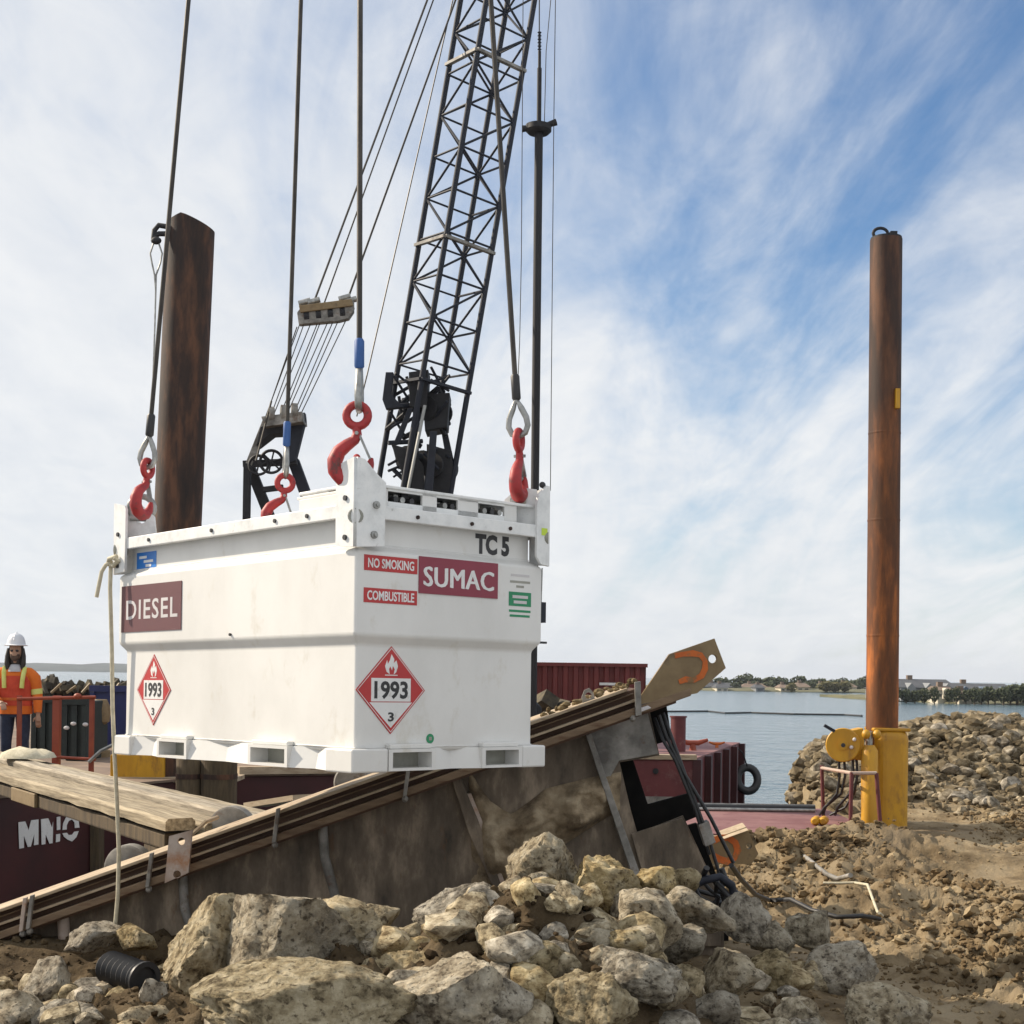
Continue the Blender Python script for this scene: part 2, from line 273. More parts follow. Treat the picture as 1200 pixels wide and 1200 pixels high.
def link(name, me, m, parent=None, smooth=None, bevel=0, bseg=2):
    if m is not None: me.materials.clear(); me.materials.append(m)
    o = bpy.data.objects.new(name, me); COL.objects.link(o)
    if parent is not None: o.parent = parent
    if smooth is not None: me.shade_smooth(); me.set_sharp_from_angle(angle=R(smooth))
    if bevel:
        b = o.modifiers.new('bevel', 'BEVEL'); b.width = bevel; b.segments = bseg; b.limit_method = 'ANGLE'; b.angle_limit = R(30)
    return o
def tag(o, label=None, cat=None, group=None, kind=None):
    for k, v in (('label', label), ('category', cat), ('group', group), ('kind', kind)):
        if v: o[k] = v
    return o
def thing(name, loc, label, cat, group=None, rz=0):
    o = bpy.data.objects.new(name, None); COL.objects.link(o); o.location = loc; o.rotation_euler = (0, 0, rz); o.empty_display_size = .2
    return tag(o, label, cat, group)
def copy_tree(o, parent=None):
    c = o.copy(); COL.objects.link(c)
    if parent is not None: c.parent = parent
    for ch in [q for q in bpy.data.objects if q.parent is o]: copy_tree(ch, c)
    return c
# a shared unit cylinder, laid between two points
_cyl = {}
def rod(parent, name, p0, p1, r, m, seg=8):
    key = (m.name, seg)
    if key not in _cyl:
        g = G(); g.tube([(0, 0, 0), (0, 0, 1)], 1.0, seg)
        me = bpy.data.meshes.new('rod'); me.from_pydata(g.v, [], g.f); me.shade_smooth(); me.set_sharp_from_angle(angle=R(50)); me.materials.append(m); _cyl[key] = me
    p0, p1 = Vector(p0), Vector(p1); d = p1-p0
    o = bpy.data.objects.new(name, _cyl[key]); COL.objects.link(o)
    Mx = Matrix.Translation(p0) @ Vector((0, 0, 1)).rotation_difference(d.normalized()).to_matrix().to_4x4() @ Matrix.Diagonal((r, r, d.length, 1))
    if parent is not None: o.parent = parent; Mx = wmat(parent).inverted() @ Mx
    o.matrix_basis = Mx
    return o
def plate_mesh(outer, holes, th, name='plate'):
    """flat plate in local XY with real round holes, extruded +-th/2"""
    cu = bpy.data.curves.new(name, 'CURVE'); cu.dimensions = '2D'; cu.fill_mode = 'BOTH'; cu.extrude = th/2
    def spl(pts):
        s = cu.splines.new('POLY'); s.points.add(len(pts)-1); s.use_cyclic_u = True
        for p, q in zip(s.points, pts): p.co = (q[0], q[1], 0, 1)
    spl(outer)
    for (hx, hy, hr) in holes: spl([(hx+hr*math.cos(2*math.pi*k/18), hy+hr*math.sin(2*math.pi*k/18)) for k in range(18)])
    ob = bpy.data.objects.new(name, cu); COL.objects.link(ob)
    dg = bpy.context.evaluated_depsgraph_get(); me = bpy.data.meshes.new_from_object(ob.evaluated_get(dg))
    bpy.data.objects.remove(ob); bpy.data.curves.remove(cu); return me
def plate(name, outer3, holes3, th, m, parent, nrm=None):
    """plate from a planar 3D outline (world) with round holes (centre, radius)"""
    o = Vector(outer3[0]); xa = (Vector(outer3[1])-o).normalized()
    n = Vector(nrm).normalized() if nrm else xa.cross(Vector(outer3[2])-o).normalized()
    xa = (xa-n*xa.dot(n)).normalized(); ya = n.cross(xa)
    me = plate_mesh([((Vector(p)-o).dot(xa), (Vector(p)-o).dot(ya)) for p in outer3], [((Vector(c)-o).dot(xa), (Vector(c)-o).dot(ya), r) for c, r in holes3], th, name)
    Mx = Matrix.Translation(o) @ Matrix((xa, ya, n)).transposed().to_4x4()
    if parent is not None: Mx = wmat(parent).inverted() @ Mx
    me.transform(Mx)
    return link(name, me, m, parent)
def text(name, s, c, xd, yd, w, h, m, parent, bold=.0, local=True, th=.0012, space=1.0):
    cu = bpy.data.curves.new(name, 'FONT'); cu.body = s; cu.extrude = .01; cu.offset = bold; cu.resolution_u = 3; cu.space_character = space
    ob = bpy.data.objects.new(name, cu); COL.objects.link(ob)
    dg = bpy.context.evaluated_depsgraph_get(); me = bpy.data.meshes.new_from_object(ob.evaluated_get(dg))
    bpy.data.objects.remove(ob); bpy.data.curves.remove(cu)
    co = np.empty(len(me.vertices)*3); me.vertices.foreach_get('co', co); co = co.reshape(-1, 3)
    lo, hi = co.min(0), co.max(0); co[:, 0] = (co[:, 0]-(lo[0]+hi[0])/2)*w/(hi[0]-lo[0]); co[:, 1] = (co[:, 1]-(lo[1]+hi[1])/2)*h/(hi[1]-lo[1]); co[:, 2] *= th/.02
    me.vertices.foreach_set('co', co.ravel())
    xd = Vector(xd).normalized(); yd = Vector(yd).normalized(); zd = xd.cross(yd)
    Mx = Matrix.Translation(Vector(c)) @ Matrix((xd, yd, zd)).transposed().to_4x4()
    if parent is not None and not local: Mx = wmat(parent).inverted() @ Mx
    me.transform(Mx); me.materials.clear(); me.shade_flat()
    return link(name, me, m, parent)
# numpy value noise for the ground
_tab = np.random.RandomState(3).rand(256, 256)
def vnoise(x, y):
    xi, yi = np.floor(x).astype(int), np.floor(y).astype(int); fx, fy = x-xi, y-yi; fx = fx*fx*(3-2*fx); fy = fy*fy*(3-2*fy)
    g = lambda a, b: _tab[a % 256, b % 256]
    return (g(xi, yi)*(1-fx)+g(xi+1, yi)*fx)*(1-fy)+(g(xi, yi+1)*(1-fx)+g(xi+1, yi+1)*fx)*fy-.5
def sstep(a, b, x): t = np.clip((x-a)/(b-a), 0, 1); return t*t*(3-2*t)

# ------------------------------------------------------------------ setting: water, ground, far shores
WATER_Z = -2.2
def shoreline(X):
    return np.interp(X, [-9, .3, 1.0, 1.7, 3.1, 3.7, 4.5, 5.2, 8, 20], [8.25, 8.3, 10.2, 12.5, 12.9, 16.4, 17.4, 18.5, 20, 22])
def ground_h(X, Y):
    h = .05+.10*vnoise(X*.9, Y*.9)+.06*vnoise(X*2.3+9, Y*2.3)
    rough = .15+.85*sstep(-.15, .15, vnoise(X*.7+31, Y*.45+4))
    h = h+rough*(.15*vnoise(X*3.1+3, Y*3.1)+.11*(.25-abs(vnoise(X*8, Y*8+7)))*2+.05*vnoise(X*17, Y*17+3)+.03*vnoise(X*34, Y*34)+.014*vnoise(X*70, Y*70))
    h = h+.66*np.exp(-((X-.15)/.62)**2-((Y-5.05)/.8)**2)+.42*np.exp(-((X+.72)/.5)**2-((Y-4.6)/.75)**2)      # mound under the boulders
    h = h-.05*np.exp(-((X+2.2)/.9)**2-((Y-6.6)/.8)**2)
    h = h+.22*np.exp(-((X-3.0)/1.3)**2-((Y-12.1)/.55)**2)                     # spoil bank in front of the deck barge
    h = h+1.05*np.exp(-((X-6.4)/2.3)**2-((Y-19.0)/1.5)**2)                    # core of the rock heap
    h = h+.25*np.exp(-((X-4.0)/1.0)**2-((Y-18.4)/1.3)**2)-.45*sstep(12.9, 13.4, Y)*sstep(16.3, 15.8, Y)*sstep(4.0, 3.5, X)
    d = Y-shoreline(X)
    heap = np.exp(-((X-5.6)/3.2)**2-((Y-19.2)/2.2)**2)
    return h-2.9*sstep(0, 2.0, d-2.6*heap)
rows = 3.0*1.0062**np.arange(0, 372); cols = np.linspace(-.82, .82, 560)
GX = np.outer(rows, cols); GY = np.outer(rows, np.ones_like(cols)); GZ = ground_h(GX, GY)
me = bpy.data.meshes.new('ground'); nr, nc = GX.shape
idx = np.arange(nr*nc).reshape(nr, nc)
fc = np.stack([idx[:-1, :-1], idx[:-1, 1:], idx[1:, 1:], idx[1:, :-1]], -1).reshape(-1, 4)
me.vertices.add(nr*nc); me.vertices.foreach_set('co', np.stack([GX, GY, GZ], -1).ravel())
me.loops.add(fc.size); me.loops.foreach_set('vertex_index', fc.ravel()); me.polygons.add(len(fc)); me.polygons.foreach_set('loop_start', np.arange(0, fc.size, 4)); me.update(calc_edges=True)
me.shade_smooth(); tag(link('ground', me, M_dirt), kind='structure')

m = bpy.data.materials.new('lake_water'); m.use_nodes = True; N, L = m.node_tree.nodes, m.node_tree.links; b = N['Principled BSDF']
b.inputs['Base Color'].default_value = (.075, .125, .145, 1); b.inputs['Roughness'].default_value = .12; b.inputs['IOR'].default_value = 1.33
t = N.new('ShaderNodeTexCoord')
hs = []
for sc_, st, w_ in ((.55, (1, .55, 1), 1.0), (2.3, (1, .6, 1), .45), (.08, (1, .5, 1), 1.2)):
    mp = N.new('ShaderNodeMapping'); L.new(t.outputs['Object'], mp.inputs[0]); mp.inputs['Scale'].default_value = st
    n = N.new('ShaderNodeTexNoise'); L.new(mp.outputs[0], n.inputs[0]); n.inputs['Scale'].default_value = sc_; n.inputs['Detail'].default_value = 5
    mu = N.new('ShaderNodeMath'); mu.operation = 'MULTIPLY'; mu.inputs[1].default_value = w_; L.new(n.outputs['Fac'], mu.inputs[0]); hs.append(mu.outputs[0])
a1 = N.new('ShaderNodeMath'); a1.operation = 'ADD'; L.new(hs[0], a1.inputs[0]); L.new(hs[1], a1.inputs[1])
a2 = N.new('ShaderNodeMath'); a2.operation = 'ADD'; L.new(a1.outputs[0], a2.inputs[0]); L.new(hs[2], a2.inputs[1])
bp = N.new('ShaderNodeBump'); bp.inputs['Strength'].default_value = .9; bp.inputs['Distance'].default_value = .5; L.new(a2.outputs[0], bp.inputs['Height']); L.new(bp.outputs[0], b.inputs['Normal'])
g = G(); g.add([(-4500, 3, WATER_Z), (4500, 3, WATER_Z), (4500, 7000, WATER_Z), (-4500, 7000, WATER_Z)], [(0, 1, 2, 3)])
tag(g.build('water', m), kind='structure')

def strip_land(name, pts, depth, m, zfun, n=160):
    """low shore land: a bank following pts [(X, Y, top)], running back by depth"""
    xs = np.linspace(0, len(pts)-1, n); P = np.array(pts); rg = []
    for i, u in enumerate(xs):
        k = min(int(u), len(pts)-2); q = P[k]*(1-u+k)+P[k+1]*(u-k); tp = q[2]*(1+zfun*(mnoise.noise((i*.21, q[0]*.01, 3))+.5*mnoise.noise((i*.6, 9, 3))))
        rg.append([Vector((q[0], q[1], WATER_Z-1)), Vector((q[0], q[1], WATER_Z+.1)), Vector((q[0], q[1]+depth*.08, WATER_Z+tp*.45)), Vector((q[0], q[1]+depth*.4, WATER_Z+tp)), Vector((q[0], q[1]+depth, WATER_Z+tp*.9)), Vector((q[0], q[1]+depth, WATER_Z-1))])
    g = G(); g.rings(rg); return tag(g.build(name, m, smooth=60), kind='structure')
strip_land('far_hills', [(-1500, 2100, 10), (-900, 1900, 11), (-300, 1850, 12), (60, 1900, 10), (160, 1950, 2)], 700, M_hill, .45)
strip_land('far_shore', [(20, 520, 1.2), (44, 440, 1.0), (60, 410, 1.1), (110, 400, 1.0), (150, 380, 1.0), (420, 380, 1.2)], 60, M_grassf, .2)
strip_land('near_shore', [(68, 266, .5), (74, 238, 1.0), (90, 228, 1.2), (140, 214, .9), (220, 200, .9)], 45, M_grassf, .2)

def house(px0, px1, ytop, yeave, ybase, Y, wallm, roofm, label, nwin=4, dep=9, gables=0, group='houses along the far shore'):
    a, b = at(px0, ybase, Y), at(px1, ybase, Y); ze = at((px0+px1)/2, yeave, Y).z; zt = at((px0+px1)/2, ytop, Y).z; z0 = min(a.z, b.z)-.5
    t = thing('house', ((a.x+b.x)/2, Y+dep/2, z0), label, 'house', group)
    g = G(); g.box((a.x, Y, z0), (b.x, Y+dep, ze)); g.build('wall', wallm, t)
    o = .35; g = G(); ym = Y+dep/2; ins = min((b.x-a.x)*.25, dep*.4) if gables == 0 else 0
    g.add([(a.x-o, Y-o, ze), (b.x+o, Y-o, ze), (b.x+o, Y+dep+o, ze), (a.x-o, Y+dep+o, ze), (a.x-o+ins, ym, zt), (b.x+o-ins, ym, zt)], [(0, 1, 5, 4), (1, 2, 5), (2, 3, 4, 5), (3, 0, 4), (3, 2, 1, 0)])
    rf = g.build('roof', roofm, t)
    hh = ze-z0
    for k in range(nwin):
        x = a.x+(b.x-a.x)*(k+.5)/nwin; w = (b.x-a.x)/nwin*.28
        for lv in ((.55,) if hh < 4 else (.28, .68)):
            g = G(); g.box((x-w, Y-.04, z0+hh*lv), (x+w, Y-.002, z0+hh*(lv+.2))); g.build('window', M_win, t)
    if gables > 0:
        for k in range(gables):
            x = a.x+(b.x-a.x)*(k+.5)/gables; w = (b.x-a.x)/gables*.22; zc = ze+(zt-ze)*.55
            g = G(); g.prism([(x-w, Y-.9, ze-hh*.6), (x+w, Y-.9, ze-hh*.6), (x+w, Y-.9, ze), (x, Y-.9, zc), (x-w, Y-.9, ze)], (0, dep*.4, 0)); g.build('gable', wallm, t)
    g = G(); x = a.x+(b.x-a.x)*.3; g.box((x, ym-.5, zt-.6), (x+.9, ym+.5, zt+.7)); g.build('chimney', M_roofb, rf)
    return t
# mid shore, about 410 m off
house(820, 868, 800, 805, 810, 425, M_wall_c, M_roof, 'long low dark blue house on the far shore right of the ochre plate', 6)
house(868, 905, 801, 806, 810, 430, M_wall_a, M_roofb, 'low grey house with brown roof on the far shore', 4)
house(934, 949, 800, 805, 810, 415, M_wall_b, M_roofb, 'small cream house on the grassy far shore left of the tall pile', 2)
house(955, 982, 801, 806, 810, 430, M_wall_a, M_roof, 'grey shore house between the cream house and the tall pile', 3)
house(905, 930, 800, 805, 810, 445, M_wall_c, M_roof, 'blue shore house just left of the small cream house', 3)
house(800, 819, 802, 806, 811, 418, M_wall_b, M_roofb, 'leftmost low cream house on the far shore beside the ochre plate', 3)
house(840, 853, 801, 806, 811, 408, M_wall_b, M_roof, 'small cream boathouse in front of the long dark blue house', 2)
house(886, 896, 802, 806, 811, 406, M_wall_a, M_roof, 'tiny grey hut at the water in front of the brown roofed house', 1)
house(984, 1004, 800, 805, 810, 432, M_wall_b, M_roofb, 'cream house with brown roof just left of the tall pile', 3)
house(915, 926, 802, 806, 811, 407, M_wall_b, M_roofb, 'pale low cottage at the water in front of the blue shore house', 2)
# right shore, about 240 m off
house(1056, 1120, 796, 806, 818, 250, M_wall_a, M_roof, 'big grey apartment house with dark roof right behind the tall pile', 8, 14, 3)
house(1118, 1190, 801, 809, 822, 256, M_wall_c, M_roof, 'dark blue apartment row with gables at the right edge of the far shore', 9, 14, 3)
house(1099, 1115, 804, 809, 822, 240, M_wall_b, M_roofb, 'cream cottage with pale gable in front of the grey apartment house', 2, 6, 1)
house(1124, 1138, 809, 813, 824, 236, M_wall_b, M_roofb, 'tan waterside cottage in front of the blue apartment row', 2, 6, 1)
house(1030, 1058, 801, 807, 819, 262, M_wall_a, M_roof, 'grey house half hidden behind the tall pile', 3, 10)

def leaf_crown(rs, rad, hgt, n, cz):
    v = []; f = []
    for i in range(n):
        while True:
            p = Vector((rs.uniform(-1, 1), rs.uniform(-1, 1), rs.uniform(-1, 1)))
            if p.length < 1 and p.length > .35*rs.random(): break
        q = p*(1+.45*mnoise.noise(p*1.7+Vector((rad*7, 3, 1)))); c = Vector((q.x*rad, q.y*rad, cz+q.z*hgt)); s = rad*rs.uniform(.10, .2)
        a = Vector((rs.gauss(0, 1), rs.gauss(0, 1), rs.gauss(0, 1))).normalized(); b2 = a.orthogonal().normalized(); k = len(v)
        v += [c+a*s, c+b2*s, c-a*s, c-b2*s]; f.append((k, k+1, k+2, k+3))
    return v, f
protos = []
for i in range(4):
    rs = random.Random(40+i); vv, ff = leaf_crown(rs, 1.0, 1.0, 460, 1.12)
    mc = bpy.data.meshes.new('crown'); mc.from_pydata(vv, [], ff); mc.materials.append(M_leaf if i < 3 else M_leafy)
    gt = G(); gt.tube([(0, 0, -.3), (.03, 0, .5), (0, .04, 1.1)], [.13, .09, .05], 6)
    for k in range(3): a = k*2.1; gt.tube([(0, 0, .6), (.35*math.cos(a), .35*math.sin(a), 1.2)], [.06, .02], 5)
    mt = bpy.data.meshes.new('trunk'); mt.from_pydata(gt.v, [], gt.f); mt.materials.append(M_trunk); protos.append((mc, mt))
def tree(px, ytop, ybase, wpx, Y, k, label, group):
    ytop -= 5; wpx *= 1.3; b0 = at(px, ybase, Y); h = (ybase-ytop)/F*Y; w = wpx/F*Y/2
    t = thing('tree', b0, label, 'tree', group)
    t.scale = (w, w, h/2.15)
    for nm, mm in zip(('crown', 'trunk'), protos[k]):
        o = bpy.data.objects.new(nm, mm); COL.objects.link(o); o.parent = t
rs = random.Random(5)
for k in range(20):
    tree(816+9.8*k+rs.uniform(-4, 4), 803+rs.uniform(-1, 2), 811.5, rs.uniform(9, 15), 446+rs.uniform(-20, 10), rs.choice((0, 1, 2)), 'dark rounded tree among the houses on the far shore', 'dark trees on the far shore')
for px, yt, w in ((812, 800, 16), (826, 798, 14), (845, 798, 18), (862, 799, 14), (874, 794, 20), (887, 798, 12), (900, 799, 14), (906, 797, 22), (918, 799, 14), (937, 796, 16), (953, 800, 12), (962, 799, 14), (974, 801, 14), (987, 799, 16), (1000, 801, 16), (1008, 800, 14), (1014, 797, 16)):
    tree(px, yt, 812+rs.uniform(-1, 1), w, 452+rs.uniform(-8, 8), rs.choice((0, 1, 2)), 'dark rounded tree among the houses on the far shore', 'dark trees on the far shore')
for px, yt, w in ((968, 803, 16), (978, 804, 16), (990, 803, 14), (928, 805, 10)):
    tree(px, yt, 811, w, 404, 3, 'olive green bush at the water edge of the far shore', 'olive bushes on the far shore')
for px, yt, w in ((1046, 806, 16), (1095, 809, 9), (1112, 811, 8), (1121, 809, 9), (1142, 810, 12), (1158, 808, 12), (1176, 809, 14), (1192, 805, 22), (1199, 807, 16), (1166, 812, 10), (1062, 812, 10), (1072, 813, 9), (1083, 811, 11), (1150, 811, 13), (1184, 808, 16), (1132, 812, 8)):
    tree(px, yt, 824, w, 232+rs.uniform(-2, 4), rs.choice((0, 1, 2)), 'dark tree in front of the apartment houses on the right shore', 'dark trees on the right shore')

# floating containment line on the lake
g = G(); pts = [at(x, y, F*(EYE-WATER_Z)/(y-795)) for x, y in ((780, 836), (830, 835), (850, 837), (880, 836), (930, 837), (990, 837), (1010, 838))]
for p in pts: p.z = WATER_Z+.05
g.tube(pts, .12, 6); tag(g.build('boom_line', M_hose), 'thin dark floating boom line lying across the lake water', 'floating boom')

# ------------------------------------------------------------------ barges
def hull(name, poly, zt, zb, mh, md, label, cat='barge'):
    c = sum((Vector((x, y, 0)) for x, y in poly), Vector())/len(poly)
    t = thing(name, (c.x, c.y, zb), label, cat)
    g = G(); g.prism([(x, y, zb) for x, y in poly], (0, 0, zt-zb-.03)); g.build('hull', mh, t, bevel=.02)
    g = G(); g.prism([(x, y, zt-.03) for x, y in [(c.x+(x-c.x)*1.004, c.y+(y-c.y)*1.004) for x, y in poly]], (0, 0, .03)); g.build('deck', md, t)
    return t
DECK = .23
barge = hull('work_barge', [(-8.5, 8.7), (-4.5, 17.2), (-3.7, 18.7), (1.2, 20.6), (1.2, 31.5), (3.3, 31.5), (3.6, 46), (-26, 46), (-26, 8.7)], DECK, -2.6, M_mardk, M_deckgrey, 'dark red work barge under the crane with white stencilled letters on its hull')
wd = (Vector((-4.5, 17.2, 0))-Vector((-8.5, 8.7, 0))).normalized(); wnrm = Vector((wd.y, -wd.x, 0))
g0 = Vector((-8.5, 8.7, 0))
def hullpt(px, py):
    d = at(px, py, 1)-Vector((0, 0, EYE)); o = Vector((0, 0, EYE)); tt = (g0-o).dot(wnrm)/d.dot(wnrm); return o+d*tt+wnrm*.012
# stencilled letters M, cut M, broken I and split O, each a flat painted plate
def decal(name, pts, m, parent, ext): g = G(); g.prism([p-ext*.5 for p in pts], ext); return g.build(name, m, parent)
def hp(pts): return [hullpt(0+x*.1, 923+y*.1) for x, y in pts]
for poly in ([(205, 405), (285, 395), (325, 500), (355, 382), (440, 372), (440, 665), (388, 675), (392, 540), (350, 690), (315, 695), (268, 560), (270, 705), (215, 715)],
             [(470, 370), (555, 358), (600, 470), (612, 400), (606, 650), (568, 655), (525, 545), (522, 660), (478, 668)],
             [(655, 345), (697, 338), (697, 490), (655, 498)], [(648, 548), (695, 540), (692, 628), (645, 640)],
             [(722, 495), (730, 420), (765, 345), (825, 308), (880, 325), (910, 380), (922, 468), (868, 472), (862, 405), (830, 372), (795, 390), (772, 440), (772, 490)],
             [(722, 535), (775, 528), (795, 555), (835, 550), (862, 515), (912, 508), (885, 580), (835, 630), (785, 610), (740, 575)]):
    decal('stencil_letter', hp(poly), M_letter, barge, wnrm*.004)
g = G(); g.bar(hullpt(113, 945), hullpt(113, 1050), .22, .1); g.build('fender_post', M_timdk, barge)
g = G(); g.bar(Vector((-3.62, 18.72, DECK+.05)), Vector((1.15, 20.56, DECK+.05)), .16, .1); g.build('kerb', M_tan, barge)
# deck clutter under the tank
t = thing('yellow_block', at(162, 905, 18), 'yellow steel block on the barge deck under the left end of the tank', 'steel block')
a, b_ = at(134, 907, 18), at(196, 884, 18); g = G(); g.box((a.x, 17.8, a.z-.06), (b_.x, 18.4, b_.z)); g.build('body', M_yel, t, bevel=.015)
g = G(); g.box((a.x-.1, 17.7, a.z-.075), (b_.x+.9, 18.5, a.z-.02)); g.build('base_flange', M_tan, t)
for px, w, r, lb in ((222, 32, .16, 'left brown timber stub post standing under the tank beside the yellow block'), (257, 42, .22, 'right dark thick timber stub post standing under the tank')):
    p = at(px, 888, 17.0); t = thing('timber_pile', (p.x, 17.0, -2.6), lb, 'post', 'stub posts under the tank')
    g = G(); g.lathe([(r, -2.6), (r, p.z-.02), (r*.9, p.z)], (p.x, 17.0, 0), seg=14); g.build('shaft', M_timdk, t, smooth=40)
    g = G(); g.lathe([(r*1.03, p.z-.25), (r*1.03, p.z-.19)], (p.x, 17.0, 0), seg=14); g.build('band', M_rust, t, smooth=40)
t = thing('deck_plank', at(335, 938, 13), 'pale weathered plank end below the tank behind the girder', 'plank')
g = G(); g.bar(at(300, 943, 13.6), at(358, 934, 13.0), .28, .05); g.build('board', M_tan, t)
t = thing('pipe_stack', at(375, 908, 19.5), 'small pile of reddish pipe ends on the barge deck under the tank', 'pipes')
for k, (px, py) in enumerate(((352, 904), (362, 907), (370, 903), (377, 908), (366, 899))):
    p = at(px, py+4, 19.6); g = G(); g.lathe([(.07, -.5), (.07, .5), (.055, .5), (.055, -.4)], p, (.4, 1, .05), 10, False); g.build('pipe', M_lug if k % 2 else M_rail, t, smooth=40)

barge2 = hull('fender_barge', [(1.3, 23.8), (3.1, 23.8), (4.87, 30), (1.3, 31.0)], DECK, -2.6, M_mar, M_pink, 'purple maroon barge with vertical fender ribs and tyre beyond the girder end')
e0, e1 = Vector((3.1, 23.8, 0)), Vector((4.87, 30, 0)); en = Vector((e1.y-e0.y, -(e1.x-e0.x), 0)).normalized()
for k in range(6):
    q = e0.lerp(e1, k/5*.98+.01)+en*.05; g = G(); g.box((-.09, -.07, -2.4), (.09, .07, DECK-.02), Matrix.Translation(q) @ Matrix.Rotation(math.atan2(en.y, en.x)+R(90), 4, 'Z')); g.build('fender_rib', M_mardk, barge2)
g = G(); g.box((1.28, 23.76, DECK-.02), (3.14, 23.98, DECK+.06)); g.build('kerb', M_tan, barge2)
g = G(); g.box((1.32, 23.78, -.82), (3.08, 23.80, -.42)); g.build('waterline_stripe', M_gpanel, barge2)
for k in range(2): g = G(); g.lathe([(.05, 0), (.05, .02)], (1.9+.55*k, 23.80, .03-.02*k), (0, -1, 0), 10); g.build('bolt_hole', M_black, barge2)
t = thing('mooring_post', at(795, 872, 26), 'short maroon mooring post on the fender barge beside the girder end', 'bollard')
a = at(795, 839, 26); g = G(); g.lathe([(.14, DECK), (.14, a.z-.03), (.16, a.z-.03), (.16, a.z)], (a.x, 26, 0), seg=14); g.build('shaft', M_mar, t, smooth=40)
def cleat(p, m, label, s=1.0, group=None):
    t = thing('deck_cleat', p, label, 'cleat', group)
    g = G(); g.lathe([(.07*s, 0), (.05*s, .12*s)], p, seg=10); g.build('stem', m, t, smooth=40)
    g = G(); g.tube([p+Vector((-.28*s, 0, .2*s)), p+Vector((-.1*s, 0, .14*s)), p+Vector((.1*s, 0, .14*s)), p+Vector((.28*s, 0, .2*s))], [.03*s, .05*s, .05*s, .03*s], 8); g.build('horn', m, t, smooth=40)
p = at(812, 876, 26.5); p.z = DECK; cleat(p, M_rail, 'rusty red cleat on the deck of the fender barge', 1.0)
p = at(846, 878, 27.6); p.z = DECK; p.x -= .1; cleat(p, M_orange, 'small orange cleat at the edge of the fender barge', .55)
t = thing('tyre_fender', at(868, 912, 29), 'black tyre fender hanging on the corner of the fender barge', 'tyre')
p = at(869, 913, 29.2); p = p+en*.12; g = G(); g.tube([p+Vector((math.cos(a)*.21, math.sin(a)*.06, math.sin(a)*.24)) for a in [2*math.pi*k/24 for k in range(24)]], .085, 10, closed=True); g.build('tyre', M_hose, t, smooth=60)
g = G(); g.tube([p+Vector((0, 0, .24)), p+Vector((-.12, -.1, .55)), Vector((p.x-.3, p.y, DECK))], .015, 6); g.build('hanging_chain', M_black, t)

# corrugated red bin on the far barge deck
Yb = 38; x0, x1 = at(600, 790, Yb).x, at(757, 790, Yb).x; zt = at(700, 777, Yb).z
t = thing('red_bin', ((x0+x1)/2, Yb, DECK), 'long rust red corrugated steel bin on the barge right of the tank', 'container')
poly = []; n = 13; pw = (x1-x0)/n
for k in range(n):
    xx = x0+k*pw; poly += [(xx, Yb), (xx+pw*.4, Yb), (xx+pw*.5, Yb+.07), (xx+pw*.9, Yb+.07)]
poly += [(x1, Yb), (x1, Yb+2.2), (x0, Yb+2.2)]
g = G(); g.prism([(x, y, DECK) for x, y in poly], (0, 0, zt-DECK-.1)); g.build('corrugated_wall', M_corr, t)
g = G(); g.box((x0-.04, Yb-.05, zt-.1), (x1+.04, Yb+.1, zt)); g.box((x0-.04, Yb+2.1, zt-.1), (x1+.04, Yb+2.25, zt)); g.build('top_rail', M_corr, t)
for k in (3, 10): xx = at(712, 802, Yb).x; 
g = G(); g.box((xx-.22, Yb-.012, at(712, 803, Yb).z), (xx+.22, Yb-.004, at(712, 800, Yb).z)); g.build('white_mark', M_letter, t)
rs = random.Random(12)
t = thing('scrap_heap', at(690, 835, 34), 'low heap of dark scrap and pale rubble in front of the red bin', 'scrap heap'); t.location.z = DECK
g = G()
for k in range(26):
    p = at(rs.uniform(632, 752), 840, 34+rs.uniform(-.6, .6)); s = rs.uniform(.12, .35); p.z = DECK+s*rs.uniform(.3, 2.0); q = Matrix.Translation(p) @ Quaternion((rs.random(), rs.random(), rs.random(), rs.random())).normalized().to_matrix().to_4x4(); g.box((-s, -s*.6, -s*.5), (s, s*.6, s*.5), q)
g.build('dark_scrap', M_junk, t)
for k in range(4):
    p = at(rs.uniform(632, 742), 828, 33.5); p.z = DECK+rs.uniform(.3, .9); g = G(); g.ell(p, .3, .25, .2, 7, 5); g.build('pale_lump', M_rocks, t)

# blue containers and bins at the left
def bin_(px0, px1, yt, yb, Y, m, label, dep=2.0, rib=4):
    a, b = at(px0, yb, Y), at(px1, yt, Y); t = thing('steel_bin', ((a.x+b.x)/2, Y+dep/2, DECK), label, 'container')
    g = G(); g.box((a.x, Y, DECK), (b.x, Y+dep, b.z)); g.build('body', m, t, bevel=.02)
    for k in range(rib+1): x = a.x+(b.x-a.x)*k/rib; g = G(); g.box((x-.04, Y-.05, DECK+.02), (x+.04, Y-.003, b.z-.06)); g.build('rib', m, t)
    g = G(); g.box((a.x-.05, Y-.06, b.z-.05), (b.x+.05, Y+.05, b.z+.06)); g.build('rim', m, t); return t
t = bin_(108, 170, 808, 875, 25, M_binblue, 'blue steel container with a white patch left of the tank', 2.4, 3)
p = at(117, 823, 24.93); g = G(); g.box((p.x-.09, 24.93, p.z-.05), (p.x+.09, 24.99, p.z+.05)); g.build('white_patch', M_letter, t)
bin_(45, 106, 806, 880, 27, M_navy, 'long dark blue bin behind the worker', 2.5, 5)
bin_(40, 62, 820, 885, 22.5, M_bindk, 'black bin between the worker and the thick rail post', 1.5, 2)
t = bin_(76, 100, 822, 890, 21, M_bindk, 'dark green machine box between the two red rail posts', 1.2, 2)
